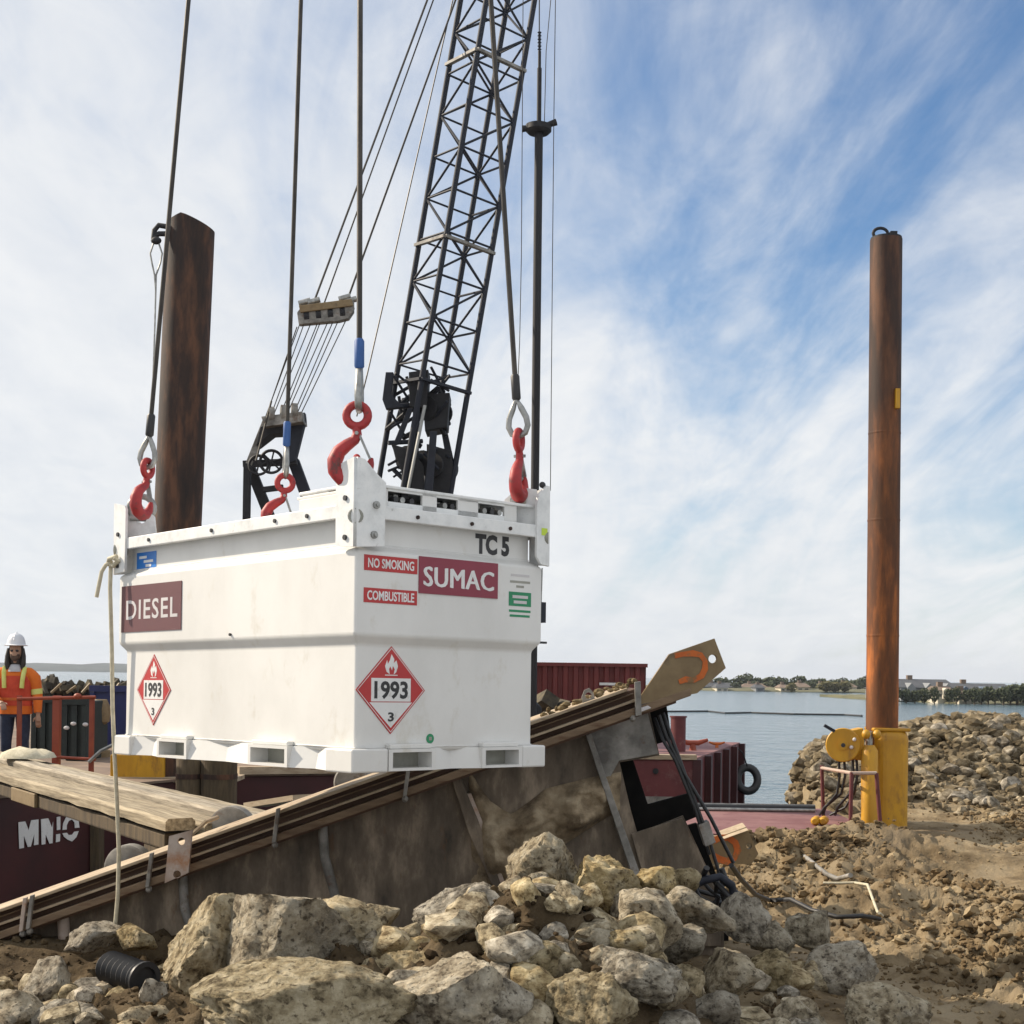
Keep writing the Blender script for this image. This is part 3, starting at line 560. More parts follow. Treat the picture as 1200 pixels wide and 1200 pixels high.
for px, py in ((78, 853), (86, 848), (100, 849)): p = at(px, py, 20.9); g = G(); g.ell(p, .045, .03, .03, 8, 5); g.build('white_rag', M_letter_g, t)
t = thing('scrap_heap', at(95, 806, 26), 'dark tangle of scrap piled on top of the blue bins', 'scrap heap')
g = G()
for k in range(60):
    p = at(rs.uniform(44, 142), 808-2*rs.random()**2*3, 26.2+rs.uniform(-.5, .5)); s = rs.uniform(.05, .13); q = Matrix.Translation(p) @ Quaternion((rs.random(), rs.random(), rs.random(), rs.random())).normalized().to_matrix().to_4x4(); g.box((-s*2, -s*.5, -s*.4), (s*2, s*.5, s*.5), q)
g.build('dark_scrap', M_junk, t)
for k in range(5): a = at(60+18*k, 812, 25.6); g = G(); g.bar(a, at(72+17*k, 801+3*(k % 2), 25.7), .04); g.build('loose_bar', M_pad, t)
t = thing('pump_barrel', at(118, 880, 22), 'rusty ochre pump standing in front of the blue container', 'pump')
p = at(117, 885, 22); g = G(); g.lathe([(.16, 0), (.16, .1), (.06, .14), (.06, .5), (.14, .55), (.17, .75), (.1, .9)], (p.x, p.y, DECK), seg=12); g.build('body', M_pad, t, smooth=40)

# handrail in front of the worker
Yr = 17.0
t = thing('handrail', at(65, 905, Yr), 'orange red steel handrail with three posts in front of the worker', 'railing'); t.location.z = DECK
def zat(px, py): p = at(px, py, Yr); return p
for px, r in ((23, .024), (67, .042), (108, .026)):
    a = at(px, 817, Yr); g = G(); g.bar((a.x, Yr, DECK), a+Vector((0, 0, .02)), r*2, r*2, up=(0, 1, 0)); g.build('post', M_rail, t)
g = G(); g.tube([at(20, 819, Yr-.05), at(112, 817, Yr-.05)], .02, 8); g.build('top_bar', M_rail, t, smooth=40)
g = G(); g.tube([at(66, 887, Yr-.05), at(112, 890, Yr-.05)], .018, 8); g.build('bottom_bar', M_rail, t, smooth=40)
g = G(); g.tube([at(104, 893, Yr-.2), at(118, 880, Yr-.2), at(132, 873, Yr-.2)], .022, 6); g.build('loose_cable', M_thim, t, smooth=40)
p = at(91, 816, Yr-.07); g = G(); g.ell(p, .05, .04, .04, 8, 6); g.build('knob', M_rail, t, smooth=60)

# ------------------------------------------------------------------ timber mat walkway
ta, tb = Vector((-6.3, 15.4, 0)), Vector((-1.72, 8.32, 0)); td = (tb-ta).normalized(); tn = Vector((td.y, -td.x, 0))     # tn points to the left-front
if tn.y > 0: tn = -tn
tz = .70; fr0 = Vector((-4.4, 12.1, 0)); base = fr0-td*6.5
mat_t = thing('timber_mat', (base.x, base.y, .3), 'weathered timber mat walkway running from the barge down to the girder', 'timber mat')
def mat_len(off): return (8.62-(base+off).y)/td.y
for k in range(4):
    w = .188; off = -tn*(k*.222); g = G(); L_ = mat_len(off)+(.12, .05, .14, .02)[k]; tz = .70+(.0, -.030, .012, -.022)[k]
    a = base+off; ns = 40; rg = []
    for i in range(ns+1):
        c = a+td*(L_*i/ns); jit = .012*mnoise.noise((i*1.1, k*7, 1)); jz = .008*mnoise.noise((i*.7, k*5, 2)); th_k = .075+.02*mnoise.noise((i*.9, k, 7))
        rg.append([c+tn*jit+Vector((0, 0, tz-th_k)), c+tn*jit+Vector((0, 0, tz-.02+jz)), c-tn*.02+Vector((0, 0, tz+jz)), c-tn*(w-.02)+Vector((0, 0, tz+jz)), c-tn*(w-jit)+Vector((0, 0, tz-.02+jz)), c-tn*(w-jit)+Vector((0, 0, tz-th_k))])
    g.rings(rg); o = g.build('plank', M_timber, mat_t)
    q = Matrix.Rotation(math.atan2(td.y, td.x)-math.pi/2, 4, 'Z'); o.data.transform(q.inverted()); o.matrix_basis = q @ o.matrix_basis   # grain follows the plank
tz = .70
for k, (o0, wd_) in enumerate(((.03, .25), (.31, .25), (.59, .25))):
    a = base-tn*o0; g = G(); Lb = mat_len(-tn*(o0)); z1, z0_ = tz-.10, tz-.205
    g.prism([a+Vector((0, 0, z0_)), a-tn*wd_+Vector((0, 0, z0_)), a-tn*wd_+Vector((0, 0, z1)), a+Vector((0, 0, z1))], td*Lb); o = g.build('bearer', M_timdk, mat_t, bevel=.015)
    q = Matrix.Rotation(math.atan2(td.y, td.x)-math.pi/2, 4, 'Z'); o.data.transform(q.inverted()); o.matrix_basis = q @ o.matrix_basis
c = base+td*(6.5+.45)-tn*.028; g = G(); g.prism([c+Vector((0, 0, tz-.20)), c+td*.75+Vector((0, 0, tz-.20)), c+td*.75+Vector((0, 0, tz-.09)), c+Vector((0, 0, tz-.09))], tn*.03); g.build('patch_board', M_pad, mat_t, bevel=.006)
for s_ in (2.0, 10.4): c = base+td*s_-tn*.44; g = G(); g.box((-.35, -.15, -3.2), (.40, .15, -.207), Matrix.Translation(c+Vector((0, 0, tz))) @ Matrix.Rotation(math.atan2(tn.y, tn.x), 4, 'Z')); g.build('support', M_timdk, mat_t)
# pale cloth rag on the mat corner
c = base+td*4.6-tn*.62; t = thing('cloth_rag', (c.x, c.y, tz), 'crumpled pale beige rag lying on the timber mat at the left edge', 'rag')
g = G(); rr = random.Random(3); rg = []
for i in range(7):
    a = i/6; rg.append([c+td*(.1+.55*a)+tn*.28*math.cos(2*math.pi*k/14)*math.sin(math.pi*(a*.9+.05))+Vector((0, 0, tz+.03+max(0, math.sin(2*math.pi*k/14))*.13*rr.uniform(.4, 1)*math.sin(math.pi*(a*.9+.05)))) for k in range(14)])
g.rings(rg); g.build('cloth', M_cord, t, smooth=60)

# ------------------------------------------------------------------ girder (the long tilted steel beam)
YG = 7.9
def gp(px, py, dy=0): p = at(px, py, YG); p.y = YG+dy; return p
girder = thing('steel_girder', gp(300, 1110), 'long tilted grimy steel girder lying on the rubble below the white tank', 'girder')
def top(x): return 1064-.3525*x
def gband(name, o0, o1, x0, x1, d0, d1, m, bevel=.004):
    g = G(); g.prism([gp(x0, top(x0)+o0, d0), gp(x1, top(x1)+o0, d0), gp(x1, top(x1)+o1, d0), gp(x0, top(x0)+o1, d0)], (0, d1-d0, 0)); return g.build(name, m, girder, bevel=bevel)
XL, XR = -160, 745
gband('top_flange', 0, 4.0, XL, XR-12, -.14, .60, M_tan)
gband('channel', 5.0, 26, XL, XR, -.04, .55, M_brown)
gband('cover_strip', 9, 10.5, XL, XR-4, -.085, -.04, M_flange, .002)
gband('cover_strip', 16.5, 19.5, XL, XR, -.12, -.04, M_tan, .002)
gband('lower_flange', 26, 35, XL, 806, -.15, .60, M_flange)
gband('flange_lip', 35, 38, XL, 790, -.10, .50, M_brown, 0)
# end of the rail: sloped lower flange under the lifting plate
def gprism(name, pts, d0, d1, m, bevel=.004, par=girder): g = G(); g.prism([gp(x, y, d0) for x, y in pts], (0, d1-d0, 0)); return g.build(name, m, par, bevel=bevel)
# side web
gprism('web', [(XL, top(XL)+37), (534, top(534)+37), (575, 1030), (600, 1240), (XL, 1420)], .03, .06, M_girder, 0)
gprism('web', [(528, top(528)+37), (762, top(762)+36), (774, 886), (727, 894), (740, 950), (748, 978), (802, 957), (850, 1062), (850, 1240), (596, 1240), (572, 1035)], .05, .08, M_girder, 0)
gprism('scraped_panel', [(690, top(690)+39), (759, top(759)+37), (772, 884), (726, 892), (708, 925)], .025, .048, M_gpanel)
gprism('lower_panel', [(740, 978), (800, 959), (848, 1062), (845, 1110), (778, 1110)], .02, .048, M_girder)
gprism('stiffener', [(686, top(686)+39), (692, top(692)+39), (752, 1030), (772, 1110), (764, 1112), (744, 1036)], -.04, .048, M_gpanel)
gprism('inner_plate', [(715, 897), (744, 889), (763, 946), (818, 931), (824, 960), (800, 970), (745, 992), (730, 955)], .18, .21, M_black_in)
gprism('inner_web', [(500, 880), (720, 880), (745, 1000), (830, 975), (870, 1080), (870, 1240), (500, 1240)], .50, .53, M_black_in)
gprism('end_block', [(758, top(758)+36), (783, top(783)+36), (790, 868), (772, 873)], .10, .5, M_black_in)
for x_, w_ in ((378, 7), (214, 7), (74, 9)):
    y_ = top(x_)+38; g = G(); pts = [gp(x_, y_, .0), gp(x_+3, y_+35, -.02), gp(x_+14, y_+75, -.02), gp(x_+22, y_+130, 0)]
    g.tube(pts, w_/209*.8, 8); g.build('rib', M_gpanel if x_ != 74 else M_lug, girder, smooth=50)
gprism('rib', [(530, top(530)+38), (540, top(540)+38), (560, 960), (592, 1050), (600, 1120), (590, 1120), (578, 1040), (549, 975)], -.02, .03, M_girder)
gprism('rusty_seam', [(545, 930), (552, 930), (575, 985), (600, 1060), (594, 1062), (566, 990)], -.01, .048, M_lug)
# dried mud caked on the web: a bulging lump
yc = lambda x: np.interp(x, [545, 575, 600, 640, 690, 728], [900, 940, 955, 925, 912, 905]); yb_ = lambda x: np.interp(x, [560, 600, 650, 690, 728], [1045, 1035, 1000, 972, 950])
rg = []; nx, ny = 46, 26
vv = []; ff = []
for i in range(nx+1):
    x = 548+(728-548)*i/nx
    for j in range(ny+1):
        f = j/ny; y = yc(x)*(1-f)+yb_(x)*f; e = min(1, 5*f, 4*(1-f), 6*(i/nx), 6*(1-i/nx)); n_ = mnoise.fractal((x*.03, y*.03, 5), 1, 2, 5)
        vv.append(gp(x+2*n_, y, .045-max(0, e)*(.10+.11*n_)))
        if i < nx and j < ny: k = i*(ny+1)+j; ff.append((k, k+1, k+ny+2, k+ny+1))
g = G(); g.add(vv, ff); g.build('mud_cake', M_mud, girder, smooth=70)
# strap clamps over the rail
for x_ in (38, 46, 183, 328, 478, 740):
    wv = 2.2 if x_ < 700 else 3.5; y_ = top(x_); o = gprism('clamp', [(x_-wv+4, y_-4), (x_+wv+4, y_-5), (x_+wv-1+(6 if x_ == 740 else 0), y_+34), (x_-wv-1+(6 if x_ == 740 else 0), y_+35)], -.18, -.152, M_gpanel if x_ != 38 else M_lug, .003)
    g = G(); g.ell(gp(x_-1, y_+38, -.14), .018, .03, .02, 8, 5); g.build('clamp_foot', M_gpanel, girder)
# roller discs behind the rail
for x_, y_, r_ in ((112, 1041, 31), (243, 990, 29), (397, 929, 22)):
    p = gp(x_, y_, .72); rr_ = r_/F*(YG+.72); t_ = .09
    g = G(); g.lathe([(rr_*.9, -t_/2), (rr_, -t_/2+.01), (rr_, t_/2-.01), (rr_*.9, t_/2)], p, (.25, 1, .05), 32); g.build('roller', M_gpanel, girder, smooth=35)
# drilled lug plate standing on the rail
plate('lug_plate', [gp(209, 975, -.2), gp(235, 968, -.2), gp(232, 1016, -.22), gp(205, 1028, -.22)], [(gp(223, 981, -.2), .021), (gp(219, 1018, -.22), .021)], .025, M_lug, girder)
g = G(); g.tube([gp(233, 974, -.18), gp(243, 962, -.05), gp(246, 962, .2)], .012, 6); g.build('lug_brace', M_tan, girder)
plate('small_lug', [gp(683, 828, -.05), gp(697, 823, -.05), gp(695, 812, -.05), gp(690, 806, -.05), gp(684, 809, -.05), gp(681, 817, -.05)], [(gp(689, 815, -.05), .018)], .03, M_gpanel, girder)
g = G(); rs = random.Random(8)
for k in range(40): x_ = rs.uniform(636, 748); g.ell(gp(x_, top(x_)-rs.uniform(0, 5), rs.uniform(-.1, .3)), rs.uniform(.01, .035), .02, rs.uniform(.008, .02), 6, 4)
o = g.build('dirt_crumbs', M_rocks, girder); o['kind'] = 'stuff'
# lifting plate at the girder's upper end
plate('lifting_plate', [gp(741, 826, -.12), gp(813, 812, -.12), gp(846, 783, -.12), gp(833, 749, -.12), gp(781, 767, -.12)], [(gp(831, 772.5, -.12), .024)], .05, M_pad, girder)
def ribbon(name, pts, w, m, parent, dy, th=.003):
    g = G(); P = [Vector(p) for p in pts]; n = len(P); lo = []; hi = []
    for i in range(n):
        t = (P[min(i+1, n-1)]-P[max(i-1, 0)]).normalized(); q = Vector((-t.z, 0, t.x)); ww = w*(.75+.4*mnoise.noise((i*1.3, 2, n)))
        lo.append(P[i]-q*ww/2); hi.append(P[i]+q*ww/2)
    for i in range(n-1): g.prism([lo[i], lo[i+1], hi[i+1], hi[i]], (0, -th, 0))
    return g.build(name, m, parent)
ribbon('paint_mark', [gp(x, y, -.147) for x, y in ((787, 769), (797, 767), (808, 766), (817, 768), (822, 775), (822, 784), (818, 792), (809, 797), (800, 796), (792, 799))], .040, M_orange, girder, 0)
gprism('weld_foot', [(741, 831), (756, 826), (760, 829), (744, 835)], -.17, -.08, M_letter_g)
# hoses tied down the girder end
for k, (a, b, c) in enumerate((((772, 838), (800, 905), (858, 1010)), ((777, 836), (806, 920), (846, 1038)), ((768, 842), (790, 890), (830, 1000)))):
    g = G(); g.tube([gp(*a, -.02+.03*k), gp(a[0]+8, a[1]+25, -.05), gp(*b, -.06), gp((b[0]+c[0])/2+2, (b[1]+c[1])/2, -.07), gp(*c, -.05)], .0105, 8); o = g.build('hose', M_hose, girder, smooth=60)
gprism('hose_clip', [(816, 965), (828, 960), (836, 985), (824, 990)], -.1, .0, M_gpanel)
t = thing('hose_bundle', gp(830, 1060), 'tangle of black rubber hoses at the foot of the girder end', 'hoses')
rs = random.Random(21)
for k in range(7):
    a = (816+rs.uniform(-10, 25), 1015+rs.uniform(-12, 12)); pts = [gp(a[0], a[1], -.1-.05*k)]
    for j in range(1, 6): pts.append(gp(a[0]+j*rs.uniform(2, 9)-6*math.sin(j*1.3+k), a[1]+j*rs.uniform(6, 12), -.12-.04*k+.03*math.sin(j+k)))
    g = G(); g.tube(pts, rs.uniform(.009, .017), 8); g.build('hose', M_hose, t, smooth=60)
g = G(); g.tube([gp(800, 1028, -.35), gp(815, 1020, -.38), gp(832, 1016, -.38), (gp(846, 1026, -.36)), gp(850, 1045, -.33)], .022, 8); g.build('bent_pipe', M_navy, t, smooth=60)
# second lifting plate lying low at the right
t = thing('loose_lifting_plate', at(856, 1005, 9.6), 'low ochre lifting plate with orange paint ring in front of the maroon deck', 'steel plate')
P = lambda x, y, dy=0: at(x, y, 9.6)+Vector((0, dy, 0))
plate('plate_body', [P(826, 1012), P(880, 1012), P(888, 1000), P(874, 969), P(846, 979), P(826, 980)], [(P(877, 991), .02)], .05, M_pad, t)
ribbon('paint_ring', [P(x, y, -.026) for x, y in ((835, 985), (843, 981), (853, 981), (861, 987), (864, 996), (860, 1005), (851, 1009), (842, 1006), (836, 1002))], .06, M_orange, t, 0)
g = G(); g.prism([P(846, 981, -.1), P(874, 971, -.1), P(874, 967, .1), P(846, 977, .1)], (0, .06, .0)); g.build('edge_flange', M_tan, t)

# ------------------------------------------------------------------ the white tank
Tk = thing('fuel_tank', (0, 0, 0), 'white double walled diesel tank hanging from four slings with red hazard placards', 'fuel tank')
Tk.matrix_basis = Matrix.Translation((-.6782, 6.02, EYE-.4317)) @ (Matrix.Rotation(R(-.127), 4, 'Y') @ Matrix.Rotation(R(-.822), 4, 'X') @ Matrix.Rotation(R(42.707), 4, 'Z'))
TW, TL = 1.151, 2.1835          # x along the right face, y along the left face
def ring(z, i): return [Vector((i, i, z)), Vector((TW-i, i, z)), Vector((TW-i, TL-i, z)), Vector((i, TL-i, z))]
g = G(); g.rings([ring(z, i) for z, i in ((.088, .055), (.105, .05), (.555, .05), (.598, .018), (.962, .018), (.992, .065), (1.165, .065))]); g.build('tank_shell', M_white, Tk, world=False, bevel=.010, bseg=3, smooth=None)
for p_, q_ in (((.048, .05, .107), (TW-.05, .05, .107)), ((.05, .048, .107), (.05, TL-.05, .107)), ((.06, .063, .995), (TW-.07, .063, .995)), ((.063, .06, .995), (.063, TL-.07, .995))):
    g = G(); n_ = 60; g.tube([Vector(p_).lerp(Vector(q_), i/n_)+Vector((0, 0, .0012*mnoise.noise((i*1.7, 3, p_[2])))) for i in range(n_+1)], [.0032+.001*mnoise.noise((i*2.3, 8, 1)) for i in range(n_+1)], 6); g.build('weld_bead', M_white, Tk, world=False, smooth=60)
# bolted rail round the top
g = G()
for lo, hi in (((.0, .13, 1.104), (.028, TL-.13, 1.164)), ((TW-.028, .13, 1.104), (TW, TL-.13, 1.164)), ((.15, .0, 1.104), (TW-.08, .028, 1.164)), ((.15, TL-.028, 1.104), (TW-.08, TL, 1.164))):
    g = G(); g.box(lo, hi); g.build('top_rail', M_galv, Tk, world=False, bevel=.004)
g = G(); g.box((.028, .028, 1.150), (TW-.028, TL-.028, 1.166)); g.build('roof_plate', M_white, Tk, world=False)
for y_ in (.36, .62, 1.18, 1.81): g = G(); g.lathe([(.010, 0), (.010, .008)], (0, y_, 1.134), (-1, 0, 0), 8); g.build('bolt', M_lblk, Tk, world=False)
for x_ in (.34, .66, .90): g = G(); g.lathe([(.009, 0), (.009, .008)], (x_, 0, 1.13), (0, -1, 0), 8); g.build('bolt', M_rust, Tk, world=False)
# equipment cabinet lid on the near side of the roof
g = G(); g.box((.07, .06, 1.166), (1.07, .50, 1.168)); g.box((.07, .30, 1.168), (1.07, .50, 1.25)); g.build('cabinet_back', M_white, Tk, world=False)
g = G(); g.box((.06, .03, 1.248), (1.085, .52, 1.262)); g.build('cabinet_lid', M_galv, Tk, world=False, bevel=.004)
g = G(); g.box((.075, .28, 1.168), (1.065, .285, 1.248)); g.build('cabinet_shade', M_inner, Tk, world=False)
for x0_, x1_ in ((.07, .205), (.40, .485), (.61, .735), (.90, .98)): g = G(); g.box((x0_, .04, 1.166), (x1_, .055, 1.248)); g.build('cabinet_panel', M_white, Tk, world=False, bevel=.002)
g = G(); g.box((.205, .04, 1.166), (.90, .055, 1.192)); g.build('cabinet_sill', M_galv, Tk, world=False)
g = G(); g.box((.205, .04, 1.238), (.90, .055, 1.248)); g.build('cabinet_header', M_galv, Tk, world=False)
for k, (x_, w_) in enumerate(((.235, .03), (.275, .025), (.32, .04), (.52, .025), (.56, .035), (.76, .03), (.80, .045), (.86, .02))):
    g = G(); g.box((x_, .09, 1.168), (x_+w_, .16, 1.225+.01*(k % 3))); g.lathe([(.014, 0), (.014, .05)], (x_+w_/2, .09, 1.205), (0, -1, 0), 8); g.build('valve', M_lblk if k % 2 == 0 else M_thim, Tk, world=False)
g = G(); g.box((.05, .05, 1.166), (.062, .5, 1.225)); g.box((.05, .05, 1.225), (.12, .52, 1.238)); g.build('cabinet_side', M_white, Tk, world=False, bevel=.002)
g = G(); g.box((.044, .085, 1.19), (.049, .1, 1.22)); g.build('lid_latch', M_lblk, Tk, world=False)
# corner posts: folded plates with stacking hole, lug edge on top
def lp(*p): return Tk.matrix_basis @ Vector(p)
def post(cx, cy, sx, sy, hole):
    t_ = .014; e = .004
    ys = [cy, cy+sy*.128]; P1 = [(cx-sx*e, cy, .972), (cx-sx*e, cy+sy*.128, .982), (cx-sx*e, cy+sy*.132, 1.315), (cx-sx*e, cy+sy*.118, 1.335), (cx-sx*e, cy, 1.358)]
    o = plate('corner_post', [lp(*q) for q in P1], [], t_, M_galv, Tk)
    P2 = [(cx, cy-sy*e, .972), (cx+sx*.15, cy-sy*e, .985), (cx+sx*.155, cy-sy*e, 1.262), (cx+sx*.10, cy-sy*e, 1.30), (cx+sx*.04, cy-sy*e, 1.352), (cx, cy-sy*e, 1.358)]
    if hole == 'right': P2 = [(cx, cy-sy*e, .968), (cx+sx*.055, cy-sy*e, .975), (cx+sx*.085, cy-sy*e, 1.01), (cx+sx*.085, cy-sy*e, 1.26), (cx+sx*.075, cy-sy*e, 1.31), (cx+sx*.02, cy-sy*e, 1.358), (cx, cy-sy*e, 1.35)]
    plate('corner_post', [lp(*q) for q in P2], [], t_, M_galv, Tk)
    for (bx, bz) in ((.10, 1.16), (.09, 1.03)):
        if hole != 'right': g = G(); g.lathe([(.017, 0), (.017, .01), (.009, .012), (.009, .02)], (cx+sx*bx, cy-sy*.011, bz), (0, -sy, 0), 10); g.build('post_bolt', M_thim, Tk, world=False)
    for bz in (1.185, 1.015): g = G(); g.lathe([(.012, 0), (.012, .009)], (cx-sx*.011, cy+sy*.055, bz), (-sx, 0, 0), 8); g.build('post_bolt', M_lblk, Tk, world=False)
    g = G(); q = Vector((cx+sx*.045, cy+sy*.045, 0)); dg = Vector((-sx, -sy, 0)).normalized(); g.lathe([(.030, .0), (.034, .064), (.030, .066), (.022, .060), (.020, .0)], (q.x, q.y, 1.105), dg, 16); g.build('stacking_socket', M_inner, Tk, world=False, smooth=40)
    plate('padeye', [lp(cx+sx*.02, cy+sy*.02, 1.17), lp(cx+sx*.16, cy+sy*.16, 1.17), lp(cx+sx*.15, cy+sy*.15, 1.29), lp(cx+sx*.10, cy+sy*.10, 1.35), lp(cx+sx*.04, cy+sy*.04, 1.34)], [(lp(cx+sx*.10, cy+sy*.10, 1.285), .035)], .025, M_galv, Tk)
post(0, 0, 1, 1, 'near'); post(TW, 0, -1, 1, 'right'); post(0, TL, 1, -1, 'left'); post(TW, TL, -1, -1, 'back')
g = G(); g.ell((.012, .012, 1.358), .016, .016, .016, 8, 6); g.build('post_tip', M_red, Tk, world=False)
g = G(); g.ell((TW-.03, .012, 1.362), .02, .012, .016, 8, 6); g.build('post_tip', M_hose, Tk, world=False)
g = G(); g.box((1.096, -.0125, 1.115), (1.135, -.0112, 1.15)); g.build('lime_sticker', M_lime, Tk, world=False)
# skid base: foot blocks, fork pockets and slanted webs
g = G(); g.box((.10, .10, .012), (TW-.10, TL-.10, .09)); g.build('skid_core', M_inner, Tk, world=False)
for x0_, x1_, y0_, y1_ in ((0, .195, 0, .20), (0, .195, TL-.195, TL), (TW-.15, TW, 0, .195), (TW-.15, TW, TL-.195, TL)):
    g = G(); g.box((x0_, y0_, 0), (x1_, y1_, .104)); g.build('foot_block', M_white, Tk, world=False, bevel=.008)
def pocket(a0, a1, left, dp=.30):
    """open box sleeve reaching in from the face; a0..a1 along the face"""
    w = .022; g = G()
    f = (lambda u, v, z: (v, u, z)) if left else (lambda u, v, z: (u, v, z))
    def bx(u0, u1, v0, v1, z0, z1): p, q = f(u0, v0, z0), f(u1, v1, z1); g.box([min(a, b) for a, b in zip(p, q)], [max(a, b) for a, b in zip(p, q)])
    bx(a0, a0+w, .002, dp, .004, .1); bx(a1-w, a1, .002, dp, .004, .1); bx(a0+w, a1-w, .002, dp, .004, .016); bx(a0+w, a1-w, .002, dp, .086, .1)
    o = g.build('fork_pocket', M_white, Tk, world=False)
    g = G(); p, q = f(a0+w, dp-.01, .016), f(a1-w, dp, .086); g.box([min(a, b) for a, b in zip(p, q)], [max(a, b) for a, b in zip(p, q)]); g.build('pocket_back', M_inner, o, world=False)
    g = G(); p, q = f(a0+.015, .012, .1), f(a1-.015, .05, .122); g.box([min(a, b) for a, b in zip(p, q)], [max(a, b) for a, b in zip(p, q)]); g.build('pocket_cap', M_white, o, world=False, bevel=.006)
pocket(1.40, 1.70, True); pocket(.50, .83, True); pocket(.20, .465, False); pocket(.745, 1.0, False)
def web(a0, a1, left):
    f = (lambda u, v, z: (v, u, z)) if left else (lambda u, v, z: (u, v, z)); g = G(); m_ = (a0+a1)/2; d = .055
    g.add([f(a0, .01, .004), f(m_, d, .004), f(a1, .01, .004), f(a1, .03, .1), f(m_, d+.02, .1), f(a0, .03, .1), f(a0, .1, .004), f(a1, .1, .004), f(a0, .1, .1), f(a1, .1, .1)],
          [(0, 1, 4, 5), (1, 2, 3, 4), (0, 6, 7, 2, 1), (5, 4, 3, 9, 8), (0, 5, 8, 6), (2, 7, 9, 3), (6, 8, 9, 7)]); g.build('skid_web', M_white, Tk, world=False)
web(1.70, 1.99, True); web(.83, 1.40, True); web(.20, .50, True); web(.465, .745, False)
# signs
XL_, YL_ = .018, .018
def left_box(name, y0, y1, z0, z1, x, th, m, par=Tk): g = G(); g.box((x-th, y0, z0), (x, y1, z1)); return g.build(name, m, par, world=False)
def right_box(name, x0, x1, z0, z1, y, th, m, par=Tk): g = G(); g.box((x0, y-th, z0), (x1, y, z1)); return g.build(name, m, par, world=False)
s = left_box('diesel_sign', 1.493, 2.13, .657, .905, .0175, .004, M_sgn_b)
text('lettering', 'DIESEL', (.0130, 1.80, .775), (0, -1, 0), (0, 0, 1), .545, .105, M_letter_g, s, bold=.012, space=1.12)
s = right_box('name_sign', .365, .84, .795, .961, .0175, .004, M_sgn_r)
for k in range(3): text('lettering', 'SUMAC', (.602+.0035*(k-1), .0130-.0004*k, .873), (1, 0, 0), (0, 0, 1), .418, .088+.002*(k-1), M_letter, s, bold=0.0, space=1.05)
for nm, w_, z0_, z1_ in (('NO SMOKING', .255, .878, .946), ('COMBUSTIBLE', .26, .739, .803)):
    s = right_box('warning_sticker', .062, .357, z0_, z1_, .0175, .0015, M_lred)
    text('lettering', nm, (.21, .0155, (z0_+z1_)/2), (1, 0, 0), (0, 0, 1), w_, .042, M_letter, s, bold=.022)
text('tank_number', 'TC 5', (.848, .0640, 1.052), (1, 0, 0), (0, 0, 1), .215, .096, M_lblk, Tk, bold=.05)
s = right_box('green_sticker', .914, 1.058, .768, .835, .0175, .0015, M_grn)
for z_, w_ in ((.812, .10), (.787, .085)): right_box('print_line', .986-w_/2, .986+w_/2, z_-.007, z_+.007, .0155, .0008, M_letter_g, s)
for z_, w_, m_ in ((.915, .12, M_letter_g), (.884, .13, M_inner), (.862, .05, M_inner), (.745, .14, M_grn), (.722, .13, M_grn)): right_box('print_line', .986-w_/2, .986+w_/2, z_-.006, z_+.005, .0175, .0008, m_)
s = left_box('blue_sticker', 1.848, 2.06, .995, 1.085, .0645, .0015, M_bst)
for y0_, y1_, z_ in ((1.95, 2.03, 1.058), (1.88, 1.98, 1.035), (1.90, 1.96, 1.012)): left_box('print_line', y0_, y1_, z_-.007, z_+.007, .0625, .001, M_letter, s)
g = G(); g.lathe([(.022, 0), (.022, .002)], (.469, .0495, .143), (0, -1, 0), 18); o = g.build('round_sticker', M_grn, Tk, world=False)
right_box('print_mark', .461, .477, .135, .151, .0470, .001, M_inner, o)
